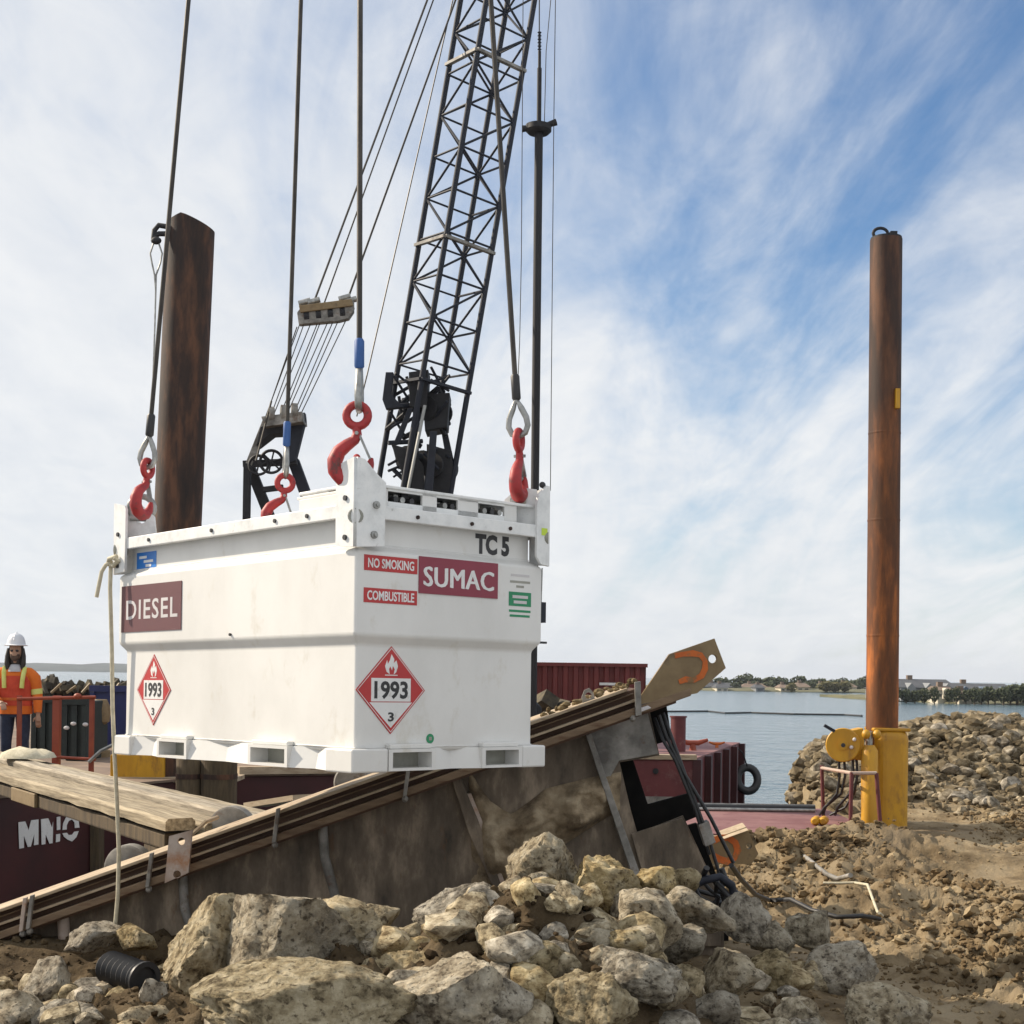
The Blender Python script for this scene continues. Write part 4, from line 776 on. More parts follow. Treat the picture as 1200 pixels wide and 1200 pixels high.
def placard(face, c, z, w, h):
    lx = (lambda u, v, d: Vector((.0495-d, c-u, z+v))) if face == 'left' else (lambda u, v, d: Vector((c+u, .0495-d, z+v)))
    ext = (lambda d: Vector((-d, 0, 0))) if face == 'left' else (lambda d: Vector((0, -d, 0)))
    xd = (0, -1, 0) if face == 'left' else (1, 0, 0)
    dia = lambda s: [(0, h/2*s), (w/2*s, 0), (0, -h/2*s), (-w/2*s, 0)]
    g = G(); g.prism([lx(u, v, 0) for u, v in dia(1)], ext(.003)); P0 = g.build('hazard_placard', M_lred, Tk, world=False)
    # white hairline border
    for s0, s1 in ((.965, .945),):
        g = G(); a, b = dia(s0), dia(s1)
        for i in range(4): j = (i+1) % 4; g.prism([lx(*a[i], .003), lx(*a[j], .003), lx(*b[j], .003), lx(*b[i], .003)], ext(.0008))
        g.build('border', M_letter, P0, world=False)
    k = -h*.14; hw = w/2*(1-abs(k)/(h/2))*.86
    g = G(); g.prism([lx(u, v, .003) for u, v in ((-hw, k), (hw, k), (0, -h/2*.86))], ext(.0008)); g.build('lower_triangle', M_letter, P0, world=False)
    g = G(); g.prism([lx(u, v, .003) for u, v in ((-w*.285, h*.135), (w*.285, h*.135), (w*.285, -h*.13), (-w*.285, -h*.13))], ext(.0012)); g.build('number_panel', M_letter, P0, world=False)
    text('number', '1993', lx(0, 0, .0048), xd, (0, 0, 1), w*.485, h*.205, M_lblk, P0, bold=.03, th=.001)
    text('class_digit', '3', lx(0, -h*.305, .0044), xd, (0, 0, 1), w*.085, h*.105, M_lblk, P0, bold=.03, th=.001)
    fl = [(0, .20), (.035, .15), (.028, .11), (.062, .14), (.082, .08), (.06, .02), (.03, .0), (.042, .05), (.018, .085), (.008, .04), (-.015, .08), (-.03, .05), (-.02, .0), (-.06, .025), (-.08, .08), (-.055, .14), (-.045, .10), (-.02, .14)]
    g = G(); g.prism([lx(u*w*1.15, h*.19+v*h*1.15-.004, .003) for u, v in fl], ext(.0008)); g.build('flame', M_letter, P0, world=False)
    g = G(); g.prism([lx(u, v, .003) for u, v in ((-w*.09, h*.165), (w*.09, h*.165), (w*.09, h*.175), (-w*.09, h*.175))], ext(.0008)); g.build('flame_base', M_letter, P0, world=False)
placard('right', .241, .360, .385, .388); placard('left', 1.825, .350, .36, .373)
g = G(); g.lathe([(.007, 0), (.007, .01)], (.018, 1.02, .62), (-1, 0, 0), 8); g.build('weep_hole', M_lblk, Tk, world=False)
# gauge and valve gear on the hidden side, peeping past the right edge
g = G(); g.box((TW-.02, .06, .70), (TW+.05, .13, .80)); g.box((TW-.02, .07, .80), (TW+.012, .11, .92)); g.build('valve_gear', M_navy, Tk, world=False)
g = G(); g.box((TW-.02, .03, .596), (TW+.03, .05, .606)); g.build('door_hinge', M_lblk, Tk, world=False)
g = G(); g.tube([(TW+.045, .09, .80), (TW+.05, .09, .97)], .004, 6); g.build('gauge_chain', M_thim, Tk, world=False)

# ------------------------------------------------------------------ slings: rope, sleeve, thimble, hook
APEX = at(427, -2300, 6.85)
def sling(label, thimble, eye, rot, tilt, sc_, sleeve_m, slv, tlen=.0, lean=0):
    root = thing('wire_sling', eye, label, 'sling', 'slings lifting the tank')
    # rope from above to the sleeve
    d = (APEX-thimble).normalized()
    n = 10; pts = [thimble+d*(.12*sc_)+(APEX-thimble-d*.12*sc_)*(i/n) for i in range(n+1)]
    g = G(); g.tube(pts, .0125, 8); rp = g.build('rope', M_rope, root, smooth=60)
    g = G(); g.tube([thimble+d*s_ for s_ in (.11*sc_, .12*sc_, (.12+slv)*sc_, (.13+slv)*sc_)], [.015, .022, .022, .016], 12); g.build('sleeve', sleeve_m, root, smooth=50)
    Rz_ = Matrix.Rotation(rot, 4, 'Z'); q = Vector((0, 0, 1)).rotation_difference(d).to_matrix().to_4x4()
    tt = Matrix.Translation(thimble) @ q @ Matrix.Rotation(rot+R(90), 4, 'Z')
    g = G(); g.tube([tt @ Vector(p)*1 for p in [((x*sc_), 0, (z*sc_)) for x, z in ((0, .115), (-.022, .07), (-.045, .02), (-.05, -.02), (-.035, -.055), (0, -.07), (.035, -.055), (.05, -.02), (.045, .02), (.022, .07))]], .0125*sc_+.003, 8, closed=True); g.build('thimble', M_thim, root, smooth=60)
    hm = Matrix.Translation(eye) @ Rz_ @ Matrix.Rotation(tilt, 4, 'Y') @ Matrix.Rotation(lean, 4, 'X')
    H = lambda x, z, y=0: hm @ Vector((x*sc_, y*sc_, z*sc_))
    g = G(); er = .046
    g.tube([H(er*math.cos(a), er*math.sin(a)) for a in [2*math.pi*k/20 for k in range(20)]], .0185*sc_, 10, closed=True, sq=1.0)
    pth = [(.0, -.050), (.006, -.078), (-.002, -.104), (-.034, -.128), (-.066, -.158), (-.082, -.198), (-.076, -.240), (-.046, -.272), (-.004, -.280), (.036, -.266), (.060, -.236), (.070, -.200), (.074, -.176)]
    rad = [.018, .020, .021, .026, .030, .033, .034, .034, .033, .029, .024, .017, .008]
    P_ = [Vector(p) for p in pth]; sm = []; sr = []
    for i in range(len(P_)-1):
        for k in range(3): sm.append(P_[i].lerp(P_[i+1], k/3)); sr.append((rad[i]*(1-k/3)+rad[i+1]*k/3)*sc_)
    sm.append(P_[-1]); sr.append(rad[-1]*sc_)
    g.tube([H(p.x, p.y) for p in sm], sr, 12, sq=1.0)
    hk = g.build('hook', M_red, root, smooth=60)
    g = G(); g.bar(H(.016, -.082), H(.068, -.182), .026*sc_, .010*sc_, up=hm.to_3x3() @ Vector((1, 0, 0))); g.build('latch', M_thim, hk)
    g = G(); g.tube([H(.006, -.078, -.03), H(.006, -.078, .03)], .008*sc_, 8); g.build('latch_pin', M_thim, hk)
    return root
sling('sling with the biggest red hook and blue sleeve at the near top corner', at(421, 462, 6.12), at(418.5, 487, 6.12), R(0), R(3), 1.02, M_blue, .11)
sling('sling with black sleeve on the left corner, hook seen edge on by the left pile', at(173, 534, 7.5), at(173, 549, 7.5), R(72), R(10), .92, M_hose, .11)
sling('sling with black sleeve and red hook on the right corner beside the thin pole', at(607, 495, 6.75), at(608, 516, 6.75), R(72), R(-9), .96, M_hose, .11)
sling('sling with blue sleeve and small red hook on the far back corner', at(335, 545, 8.3), at(334, 566, 8.3), R(15), R(8), .98, M_blue, .13)
g = G(); g.tube([APEX+Vector((.16*math.cos(a), 0, .28*math.sin(a)+.22)) for a in [2*math.pi*k/20 for k in range(20)]], .03, 8, closed=True)
tag(g.build('master_link', M_thim, smooth=60), 'steel master link joining the four slings high above the tank', 'lifting ring')
def shackle(c, rot, s, label):
    t = thing('shackle', c, label, 'shackle', 'shackles at the tank corners'); m_ = Matrix.Translation(c) @ Matrix.Rotation(rot, 4, 'Z')
    g = G(); g.tube([m_ @ Vector((.055*s*math.sin(a), 0, .055*s*math.cos(a))) for a in [R(-145)+R(290)*k/18 for k in range(19)]]+[], .015*s, 10); g.build('bow', M_thim, t, smooth=60)
    g = G(); g.tube([m_ @ Vector((-.055*s, 0, -.048*s)), m_ @ Vector((.06*s, 0, -.048*s))], .016*s, 10); g.build('pin', M_thim, t, smooth=60)
shackle(lp(.10, TL-.10, 1.335), R(15), 1.15, 'grey shackle on the left tank corner below the edge-on hook')
shackle(lp(TW-.10, .10, 1.335), R(60), 1.1, 'grey shackle on the right tank corner beside the thin pole')
# tag line rope hanging from the left corner
Yp = 7.62
t = thing('tag_rope', at(134, 1103, Yp), 'beige tag rope hanging from the left corner of the tank to the rubble', 'rope')
g = G(); g.tube([at(x, y, Yp) for x, y in ((130, 657), (129, 690), (131, 760), (132, 830), (134, 880), (137, 940), (139.5, 1000), (138, 1050), (135, 1085), (133, 1104))], .0115, 8); g.build('hanging_line', M_cord, t, smooth=60)
g = G(); g.tube([at(x, y, Yp-.02) for x, y in ((130, 659), (124, 662), (119, 670), (116, 685), (113, 700))], .011, 8); g.build('loose_tail', M_cord, t, smooth=60)
g = G(); g.tube([at(137, 652, Yp-.05), at(128, 655, Yp-.03), at(126, 661, Yp), at(133, 663, Yp-.03), at(139, 657, Yp-.05), at(133, 654, Yp-.06)], .013, 8); g.build('knot', M_cord, t, smooth=60)

# ------------------------------------------------------------------ piles
def pile(px_t, y_t, px_b, y_b, wpx, Y, zb, m, label, capf, name='spud_pile'):
    a, b = at(px_t, y_t, Y), at(px_b, y_b, Y); d = (a-b).normalized(); r = wpx/2/F*Y; bot = b-d*((b.z-zb)/d.z)
    t = thing(name, bot, label, 'pile')
    seg = 28; rg = []; ux = Vector((1, 0, 0)); uy = d.cross(ux).normalized()*1; ux = uy.cross(d)*1; Ln = (a-bot).length
    nz = 16
    for i in range(nz+1):
        rg.append([bot+d*(Ln*i/nz)+ux*r*math.cos(2*math.pi*k/seg)+uy*r*math.sin(2*math.pi*k/seg)+(d*capf(math.cos(2*math.pi*k/seg), math.sin(2*math.pi*k/seg)) if i == nz else Vector()) for k in range(seg)])
    g = G(); g.rings(rg); sh = g.build('shaft', m, t, smooth=35)
    q = Vector((0, 0, 1)).rotation_difference(d)
    return t, a, d, r
# left pile: cut to a slanting point
pl, pa, pd, pr = pile(224, 262, 207, 640, 55, 18.2, -2.6, M_rust, 'thick dark rusty steel pile behind the left end of the tank', lambda c, s: .05-.115*abs(c+.2) )
for zf in (8.2,): pass
for k, y_ in enumerate((268, 276)): g = G(); g.tube([at(198, y_-2, 18.0), at(186, y_-4+2*k, 18.0), at(181, y_+2, 18.0), at(180, y_+12-8*k, 18.0)], .035, 8); g.build('top_bracket', M_black, pl, smooth=60)
t = thing('hanging_cable', at(178, 500, 17.9), 'thin looped cable hanging from the bracket of the left pile', 'cable')
g = G(); g.ell(at(183, 282, 17.9), .07, .05, .05, 8, 6); g.build('clip', M_black, t, smooth=60)
for s_ in (-1, 1): g = G(); g.tube([at(x, y, 17.9) for x, y in ((183+2*s_, 282), (183+7*s_, 297), (183+5*s_, 308), (182+1*s_, 322), (182.5, 340), (181.5, 380), (179.5, 440), (178, 500))], .012, 6); g.build('strand', M_thim, t, smooth=60)
# right pile
pr_t, ra, rd, rr_ = pile(1038.5, 281, 1033.5, 860, 37, 14.6, -2.6, M_rust2, 'tall slender rust brown pile rising from the yellow collar at the right', lambda c, s: 0)
for y_ in (508, 610, 745):
    f = (y_-281)/(860-281); c = ra+(at(1033.5, 860, 14.6)-ra)*f; g = G(); g.lathe([(rr_*1.006, -.012), (rr_*1.02, 0), (rr_*1.006, .012)], c, rd, 28, False); g.build('weld_seam', M_rust2, pr_t, smooth=60)
g = G(); c = ra+rd*.02; g.tube([c+Vector((-.06+.075*math.cos(a), 0, .055*math.sin(a)+.045)) for a in [2*math.pi*k/16 for k in range(16)]], .017, 8, closed=True); g.build('lifting_ring', M_black, pr_t, smooth=60)
g = G(); g.lathe([(rr_*.97, -.01), (rr_*.97, .02)], ra, rd, 24); g.box((ra.x+.03, ra.y-.06, ra.z), (ra.x+.10, ra.y+.06, ra.z+.075)); g.build('cap_lugs', M_black, pr_t)
for y0_, y1_ in ((455, 478),): g = G(); g.box((at(1050, 467, 14.4).x, 14.40, at(1053, y1_, 14.4).z), (at(1055, 467, 14.4).x, 14.46, at(1050, y0_, 14.4).z)); g.build('tag_plate', M_yel, pr_t)
# yellow collar with hydraulic cylinder, winch drum
col = thing('spud_collar', at(1033, 985, 14.6), 'yellow steel collar with winch drum and cylinder gripping the tall right pile', 'spud collar')
zc0, zc1 = -.15, at(1034, 853, 14.6).z; cx = at(1036, 900, 14.6).x; w_ = .215
g = G(); g.box((cx-.14, 14.6-w_, zc0), (cx+w_, 14.6+w_, zc1)); g.build('collar_body', M_yel, col, bevel=.11, bseg=5)
g = G(); g.box((cx-.16, 14.6-w_+.02, zc1-.03), (cx+w_+.005, 14.6+w_, zc1+.005)); g.build('collar_flange', M_yel, col, bevel=.012)
p0 = at(1019, 968, 14.25); p1 = at(1019, 880, 14.25); g = G(); g.tube([p0, p1, p1+Vector((0, 0, .06))], [.085, .085, .05], 20); g.build('cylinder', M_yel, col, smooth=50)
g = G(); g.tube([p1, p1+Vector((.0, .0, .2))], .03, 12); g.build('cylinder_rod', M_thim, col, smooth=50)
for dx in (-.05, .06): g = G(); g.ell(p1+Vector((dx, -.05, .17)), .045, .05, .05, 10, 6); g.build('clevis', M_yel, col, smooth=60)
pd_ = at(988, 873, 14.3); rdm = 20/F*14.3; ax = (-.30, -1, .05)
g = G(); g.lathe([(rdm*.95, -.03), (rdm, -.02), (rdm, .02), (rdm*.95, .03), (.05, .03), (.05, .05), (.02, .05)], pd_, ax, 32); g.build('drum_flange', M_yel, col, smooth=35)
g = G(); g.lathe([(rdm*.6, .0), (rdm*.6, -.22)], pd_, ax, 20); g.lathe([(rdm, -.22), (rdm, -.25)], pd_, ax, 28); g.build('drum', M_rust2, col, smooth=35)
g = G(); g.lathe([(.022, 0), (.022, .01)], pd_+Vector((-.01, -.05, .0)), ax, 10); g.build('drum_hub', M_lblk, col)
for dx, dz in ((.07, -.02), (.1, .06)): g = G(); g.ell(pd_+Vector((dx, -.06, dz)), .02, .02, .02, 8, 6); g.build('drum_bolt', M_letter_g, col)
g = G(); g.prism([at(x, y, 14.42) for x, y in ((998, 856), (1012, 853), (1014, 892), (1000, 890))], (0, .2, 0)); g.build('drum_bracket', M_yel, col, bevel=.01)
g = G(); g.bar(at(966, 850, 14.2), at(978, 857, 14.2), .03); g.build('lever', M_navy, col)
# deck barge carrying it
db = hull('deck_barge', [(1.0, 13.2), (3.35, 13.2), (3.55, 13.9), (3.55, 15.9), (1.0, 15.9)], .14, -2.6, M_mar, M_pink, 'low maroon deck barge with faded pink deck at the foot of the yellow collar')
g = G(); g.box((2.45, 13.15, -.12), (2.62, 13.195, .10)); g.build('tow_recess', M_black_in, db)
p = at(961, 963, 14.1); p.z = .14
t = thing('yellow_coupling', p, 'small yellow twin lobed coupling lying on the pink deck', 'coupling')
for dx in (-.042, .036): g = G(); g.lathe([(.025, -.09), (.045, -.06), (.038, .0), (.045, .06), (.025, .09)], p+Vector((dx, 0, .045)), (.35, 1, 0), 14); g.build('lobe', M_yel, t, smooth=40)
t = thing('rail_frame', at(996, 985, 13.8), 'maroon tube guard frame standing in front of the yellow collar', 'guard rail')
tp = lambda x, y, Y: at(x, y, Y)
for a, b in (((963, 897), (965, 955)), ): rod(t, 'post', at(*a, 14.9), Vector((at(*b, 14.9).x, 14.9, .14)), .02, M_mar)
for a, b in (((998, 905), (996, 988)), ((1027, 906), (1033, 985))): rod(t, 'post', at(*a, 13.75), at(*b, 13.75), .02, M_mar)
rod(t, 'top_bar', at(963, 900, 14.9), at(998, 906, 13.75), .018, M_lug); rod(t, 'top_bar', at(998, 906, 13.75), at(1027, 906, 13.75), .018, M_lug)
rod(t, 'bottom_bar', at(995, 985, 13.75), at(1033, 985, 13.75), .022, M_mar); rod(t, 'middle_bar', at(996, 966, 13.75), at(1032, 972, 13.75), .018, M_lug)
t = thing('hydraulic_hoses', at(980, 950, 14.6), 'black hydraulic hoses looping down from the yellow winch drum to the deck', 'hoses')
rs = random.Random(4)
for k in range(4):
    x0_ = 984+7*k+rs.uniform(-2, 2); g = G(); g.tube([at(x0_, 889, 14.5+.03*k), at(x0_+1, 910, 14.5), at(x0_-2-k*rs.uniform(0, 3), 930, 14.5), at(x0_-10-rs.uniform(0, 14), 946, 14.6), at(x0_-16-rs.uniform(0, 16), 955, 14.7)], .014, 6); g.build('hose', M_hose, t, smooth=60)
t = thing('deck_pipe', at(890, 947, 15.6), 'pale pipe with black hoses along the back edge of the pink deck', 'pipe')
for k, (y_, m_, r_) in enumerate(((944, M_gpanel, .03), (948, M_hose, .03), (951, M_thim, .02))):
    g = G(); pts = []
    for i in range(9): x_ = 815+17.5*i; p = at(x_, y_+2*math.sin(i*.8+k), 15.75-.16*k); p.z = .14+r_; pts.append(p)
    g.tube(pts, r_, 8); g.build('pipe_run' if k != 1 else 'hose', m_, t, smooth=60)

# ------------------------------------------------------------------ crane
YC = 30.0
crane = thing('crawler_crane', at(500, 840, YC), 'black lattice boom crawler crane standing on the barge behind the tank', 'crane'); crane.location.z = DECK
A, B = at(487.5, 560, YC), at(599, -95, YC); bd = (B-A).normalized(); th_ = R(34); sB = 62.7/F*YC
ex = Vector((1, 0, 0)); ex = (ex-bd*ex.dot(bd)).normalized(); ey = bd.cross(ex)
cor = [Matrix.Rotation(th_, 3, bd) @ (ex*sx+ey*sy)*sB/2 for sx, sy in ((-1, -1), (1, -1), (1, 1), (-1, 1))]
LB = (B-A).length
foot = A-bd*(.8)
for c in cor: rod(crane, 'chord', foot+c, B+c, .060, M_navy, 10)
pan = .90; s0 = 2.35
npan = int((LB-s0)/pan)
for fi in range(4):
    c0, c1 = cor[fi], cor[(fi+1) % 4]
    for k in range(npan+1):
        u = A+bd*(s0+k*pan)
        rod(crane, 'lattice_bar', u+c0, u+c1, .024, M_navy, 6)
        v = u+bd*pan
        if k < npan:
            if (k+fi) % 2: rod(crane, 'lattice_bar', u+c0, v+c1, .026, M_navy, 6)
            else: rod(crane, 'lattice_bar', u+c1, v+c0, .026, M_navy, 6)
for y_ in (72, 285, 448):
    s_ = (A.z-at(0, y_, YC).z)/(-bd.z); u = A+bd*s_; q = (cor[0]+cor[1])/2
    for c0, c1 in ((0, 1), (3, 0)): g = G(); g.bar(u+cor[c0]*1.08, u+cor[c1]*1.08, .10, .06); g.build('section_joint', M_gpanel if y_ < 300 else M_navy, crane)
# boom foot: gusset plates, drums and hoist gear
def cprism(name, pts, y0, y1, m=M_black, par=crane): g = G(); g.prism([at(x, y, YC+y0) for x, y in pts], (0, y1-y0, 0)); return g.build(name, m, par, bevel=.01)
cprism('foot_gusset', [(452, 436), (461, 436), (458, 462), (473, 477), (452, 479), (448, 468)], -.75, -.55, M_navy)
cprism('gear_box', [(479, 436), (502, 433), (500, 478), (480, 476)], -.5, .2)
cprism('gear_box', [(495, 462), (527, 460), (524, 500), (498, 505)], -.3, .5)
cprism('foot_gusset', [(458, 520), (482, 527), (496, 545), (498, 590), (473, 590), (470, 550)], -.7, -.6)
cprism('foot_gusset', [(500, 520), (528, 528), (531, 550), (524, 590), (500, 590)], -.2, .0)
cprism('strut', [(478, 478), (484, 478), (468, 520), (460, 522)], -.6, -.5, M_navy)
cprism('strut', [(516, 500), (523, 500), (532, 540), (524, 545)], .0, .1, M_navy)
cprism('strut', [(484, 478), (492, 478), (490, 545), (480, 545)], -.4, -.3, M_navy)
cprism('strut', [(504, 505), (512, 505), (506, 590), (496, 590)], -.85, -.75, M_navy)
for (x_, y_, r_) in ((509, 482, 14), (486, 540, 15), (515, 548, 15)):
    g = G(); g.lathe([(r_/F*YC, -.35), (r_/F*YC, -.3), (r_/F*YC*.7, -.3), (r_/F*YC*.7, .3), (r_/F*YC, .3), (r_/F*YC, .35)], at(x_, y_, YC), (.5, 1, 0), 20); g.build('hoist_drum', M_black, crane, smooth=35)
rod(crane, 'cross_bar', at(460, 476, YC-.6), at(527, 474, YC+.3), .06, M_navy); rod(crane, 'cross_bar', at(455, 519, YC-.6), at(495, 517, YC-.3), .05, M_navy)
rod(crane, 'cross_bar', at(500, 500, YC), at(527, 496, YC+.3), .05, M_navy)
for a, b in (((461, 440), (480, 470)), ((463, 437), (479, 450)), ((457, 482), (475, 512)), ((459, 500), (478, 490)), ((527, 440), (503, 470)), ((524, 470), (505, 495)), ((455, 545), (482, 530)), ((455, 552), (484, 540)), ((505, 445), (526, 458)), ((500, 450), (527, 440)), ((505, 430), (521, 460)), ((484, 510), (500, 470))): rod(crane, 'lattice_bar', at(*a, YC-.5), at(*b, YC-.2), .03, M_navy, 6)
rs = random.Random(31)
for k in range(26):
    f0 = rs.uniform(0, 1); xa_, ya_ = rs.uniform(470-22*f0, 530-20*f0), 440+115*f0; ang = rs.uniform(.4, 2.7); ln = rs.uniform(12, 32)
    rod(crane, 'gear_bar', at(xa_, ya_, YC+rs.uniform(-.5, .4)), at(min(530, max(452, xa_+ln*math.cos(ang))), ya_+ln*math.sin(ang), YC+rs.uniform(-.5, .4)), rs.uniform(.025, .06), rs.choice((M_black, M_navy)), 6)
rod(crane, 'hoist_line', at(498, 475, YC-.9), at(478, 575, YC-.9), .035, M_thim, 6)
# machinery house and crawlers (behind the tank)
zh = at(0, 600, YC).z
g = G(); g.box((-6.6, YC-1.4, DECK+1.25), (-.6, YC+1.8, zh-1.0)); g.build('machinery_house', M_navy, crane, bevel=.06)
g = G(); g.box((-.55, YC-1.3, DECK+1.3), (.45, YC-.1, DECK+3.0)); cab = g.build('cab', M_navy, crane, bevel=.06)
g = G(); g.box((-.45, YC-1.33, DECK+1.9), (.35, YC-1.305, DECK+2.8)); g.build('cab_window', M_win, cab)
for s_ in (-1.5, 1.9):
    g = G(); g.prism([(-5.6, YC+s_-.4, DECK+.25), (-5.2, YC+s_-.4, DECK+.01), (.2, YC+s_-.4, DECK+.01), (.6, YC+s_-.4, DECK+.25), (.6, YC+s_-.4, DECK+.75), (.2, YC+s_-.4, DECK+1.0), (-5.2, YC+s_-.4, DECK+1.0), (-5.6, YC+s_-.4, DECK+.75)], (0, .8, 0)); g.build('crawler_track', M_black, crane, bevel=.05)
g = G(); g.lathe([(1.1, 0), (1.1, .45)], (-2.5, YC, DECK+.85), seg=28); g.build('slew_ring', M_black, crane, smooth=35)
for sx in (-1, 1): rod(crane, 'boom_foot_leg', foot+cor[0 if sx < 0 else 1], Vector((-2.2+sx*.7, YC-.2, DECK+1.4)), .09, M_navy)
# A-frame gantry behind
Yg = 28.0
def gb(name, a, b, w, m=M_black, d=0): g = G(); g.bar(at(*a, Yg+d), at(*b, Yg+d), w, w); return g.build(name, m, crane, bevel=.01)
gb('gantry_leg', (290, 543), (287, 720), .14); gb('gantry_leg', (292, 545), (330, 640), .2, M_black, .4); gb('gantry_leg', (344, 540), (366, 600), .22, M_navy, .4)
gb('gantry_leg', (313, 492), (292, 545), .14, M_gpanel); gb('gantry_beam', (285, 544), (348, 541), .13)
cprism('gantry_plate', [(342, 488), (357, 483), (358, 492), (346, 540), (334, 543)], -2.1, -1.9, M_navy)
cprism('gantry_plate', [(305, 500), (322, 497), (338, 500), (338, 507), (318, 508), (300, 522)], -2.2, -1.7)
cprism('sheave_block', [(306, 488), (354, 482), (355, 494), (310, 500)], -2.4, -1.8, M_gpanel)
gb('gantry_beam', (308, 574), (332, 571), .11)
for x_, y_, r_ in ((318, 541, 13), (303, 545, 11)):
    p = at(x_, y_, Yg-.25); rr2 = r_/F*Yg; g = G(); g.tube([p+Vector((rr2*math.cos(a), 0, rr2*math.sin(a))) for a in [2*math.pi*k/24 for k in range(24)]], .03, 6, closed=True); wh = g.build('sheave_wheel', M_black, crane, smooth=60)
    for k in range(3): a = k*math.pi/3+.3; dv_ = Vector((rr2*math.cos(a), 0, rr2*math.sin(a))); rod(wh, 'spoke', p-dv_, p+dv_, .018, M_black, 6)
for x_, y_ in ((318, 488), (332, 486), (345, 484)): g = G(); g.lathe([(.16, -.05), (.16, .05)], at(x_, y_-2, Yg-.3), (1, .3, 0), 16); g.build('sheave', M_gpanel, crane, smooth=40)
# bridle bar and pendant lines
brd = thing('bridle_bar', at(381, 364, Yg-.5), 'grey pendant bridle with sheaves hung in the crane backstay lines', 'bridle')
def bpz(name, pts, y0, y1, m): g = G(); g.prism([at(x, y, Yg-.5+y0) for x, y in pts], (0, y1-y0, 0)); return g.build(name, m, brd, bevel=.01)
bpz('bar', [(350, 358), (412, 350), (414, 358), (352, 366)], -.15, .15, M_pad)
bpz('side_plate', [(348, 366), (354, 358), (366, 362), (396, 360), (404, 352), (414, 352), (414, 364), (408, 373), (396, 376), (372, 378), (350, 380)], -.1, .1, M_gpanel)
for x_, y_ in ((357, 354), (368, 353), (404, 349), (411, 352)): g = G(); g.lathe([(.06, -.12), (.06, .12)], at(x_, y_, Yg-.5), (1, 0, .3), 10); g.build('line_socket', M_thim, brd, smooth=40)
for x_ in (360, 374, 388, 402): g = G(); g.lathe([(.13, -.05), (.13, .05)], at(x_, 371-(x_-360)*.1, Yg-.5), (1, 0, .1), 14); g.build('sheave', M_black, brd, smooth=40)
for a, b, r_ in (((503, -6), (369, 351), .022), ((510, -6), (379, 358), .016), ((536, -6), (408, 349), .022), ((532, -6), (430, 440), .014)): rod(crane, 'pendant_line', at(*a, YC if a[0] > 530 else Yg), at(*b, Yg-.4), r_, M_rope, 6)
rod(crane, 'pendant_line', at(430, 440, Yg-.4), at(418, 488, Yg-.4), .014, M_rope, 6)
for k in range(9):
    a = at(352+(0, 5, 13, 21, 24, 33, 39, 45, 54)[k], 378-.5*k, Yg-.5); b = at(311+(0, 6, 9, 17, 22, 25, 33, 37, 42)[k], 489-.6*k, Yg-.3); rod(crane, 'reeving_line', a, b, .011, M_rope, 6)
rod(crane, 'reeving_line', at(348, 383, Yg-.5), at(318, 470, Yg-.4), .012, M_rope, 6); rod(crane, 'reeving_line', at(318, 470, Yg-.4), at(300, 540, Yg-.4), .02, M_rope, 6)

# thin lead pole with collar disc
lead = thing('lead_pole', at(627, 840, 27), 'thin dark vertical pole with a round collar disc right of the crane boom', 'pole'); lead.location.z = DECK
pb = at(626, 700, 27); rod(lead, 'shaft', Vector((pb.x, 27, DECK)), at(631.5, 152, 27), .080, M_black, 14); rod(lead, 'upper_shaft', at(631.5, 152, 27), at(632.2, 80, 27), .045, M_black, 10)
rod(lead, 'tip', at(632.2, 80, 27), at(632.3, 60, 27), .03, M_black, 8)
g = G(); g.lathe([(.20, -.09), (.25, -.04), (.25, .06), (.10, .09)], at(631, 151, 27), (.02, 0, 1), 24); cd = g.build('collar_disc', M_black, lead, smooth=35)
for a, b in (((640, 147), (652, 143)), ((620, 150), (612, 151))): g = G(); g.tube([at(*a, 26.95), at(*b, 26.95)], [.05, .065], 10); g.build('disc_knob', M_black, cd, smooth=40)
g = G()
for k in range(12): p = at(632.2, 60-k*2.0, 27); g.ell(p, .028+.014*(k % 2), .03, .018, 8, 5)
g.build('swivel_chain', M_navy, lead, smooth=60)
for a, b, r_ in (((632, 38), (632, -6), .012),): rod(lead, 'hoist_line', at(*a, 27), at(*b, 27), r_, M_rope, 6)
for pts, r_ in ((((651, -6), (649, 143), (647.5, 300), (645, 575)), .008), (((646, -6), (640, 60), (638, 143)), .008), (((613, -6), (611, 300), (609, 400), (606, 470)), .008)):
    g = G(); g.tube([at(x, y, 26.9) for x, y in pts], r_, 6); g.build('guy_line', M_rope, lead)

# ------------------------------------------------------------------ the worker
WY = 17.6; WX = at(17, 900, WY).x
per = thing('person', (WX, WY, DECK), 'worker in white hard hat and orange red hi vis jacket standing at the left edge', 'person')
per.rotation_euler = (0, 0, R(8)); per.scale = (.95, .95, .95)
def tor(rows, seg=20):
    return [[Vector((cx_+rx*math.cos(2*math.pi*k/seg), cy_+ry*math.sin(2*math.pi*k/seg), z)) for k in range(seg)] for z, rx, ry, cx_, cy_ in rows]
def limb(g, pts, rad, seg=12):
    P_ = [Vector(p) for p in pts]; sm = []; sr = []
    for i in range(len(P_)-1):
        for k in range(4): sm.append(P_[i].lerp(P_[i+1], k/4)); sr.append(rad[i]*(1-k/4)+rad[i+1]*k/4)
    sm.append(P_[-1]); sr.append(rad[-1]); g.tube(sm, sr, seg)
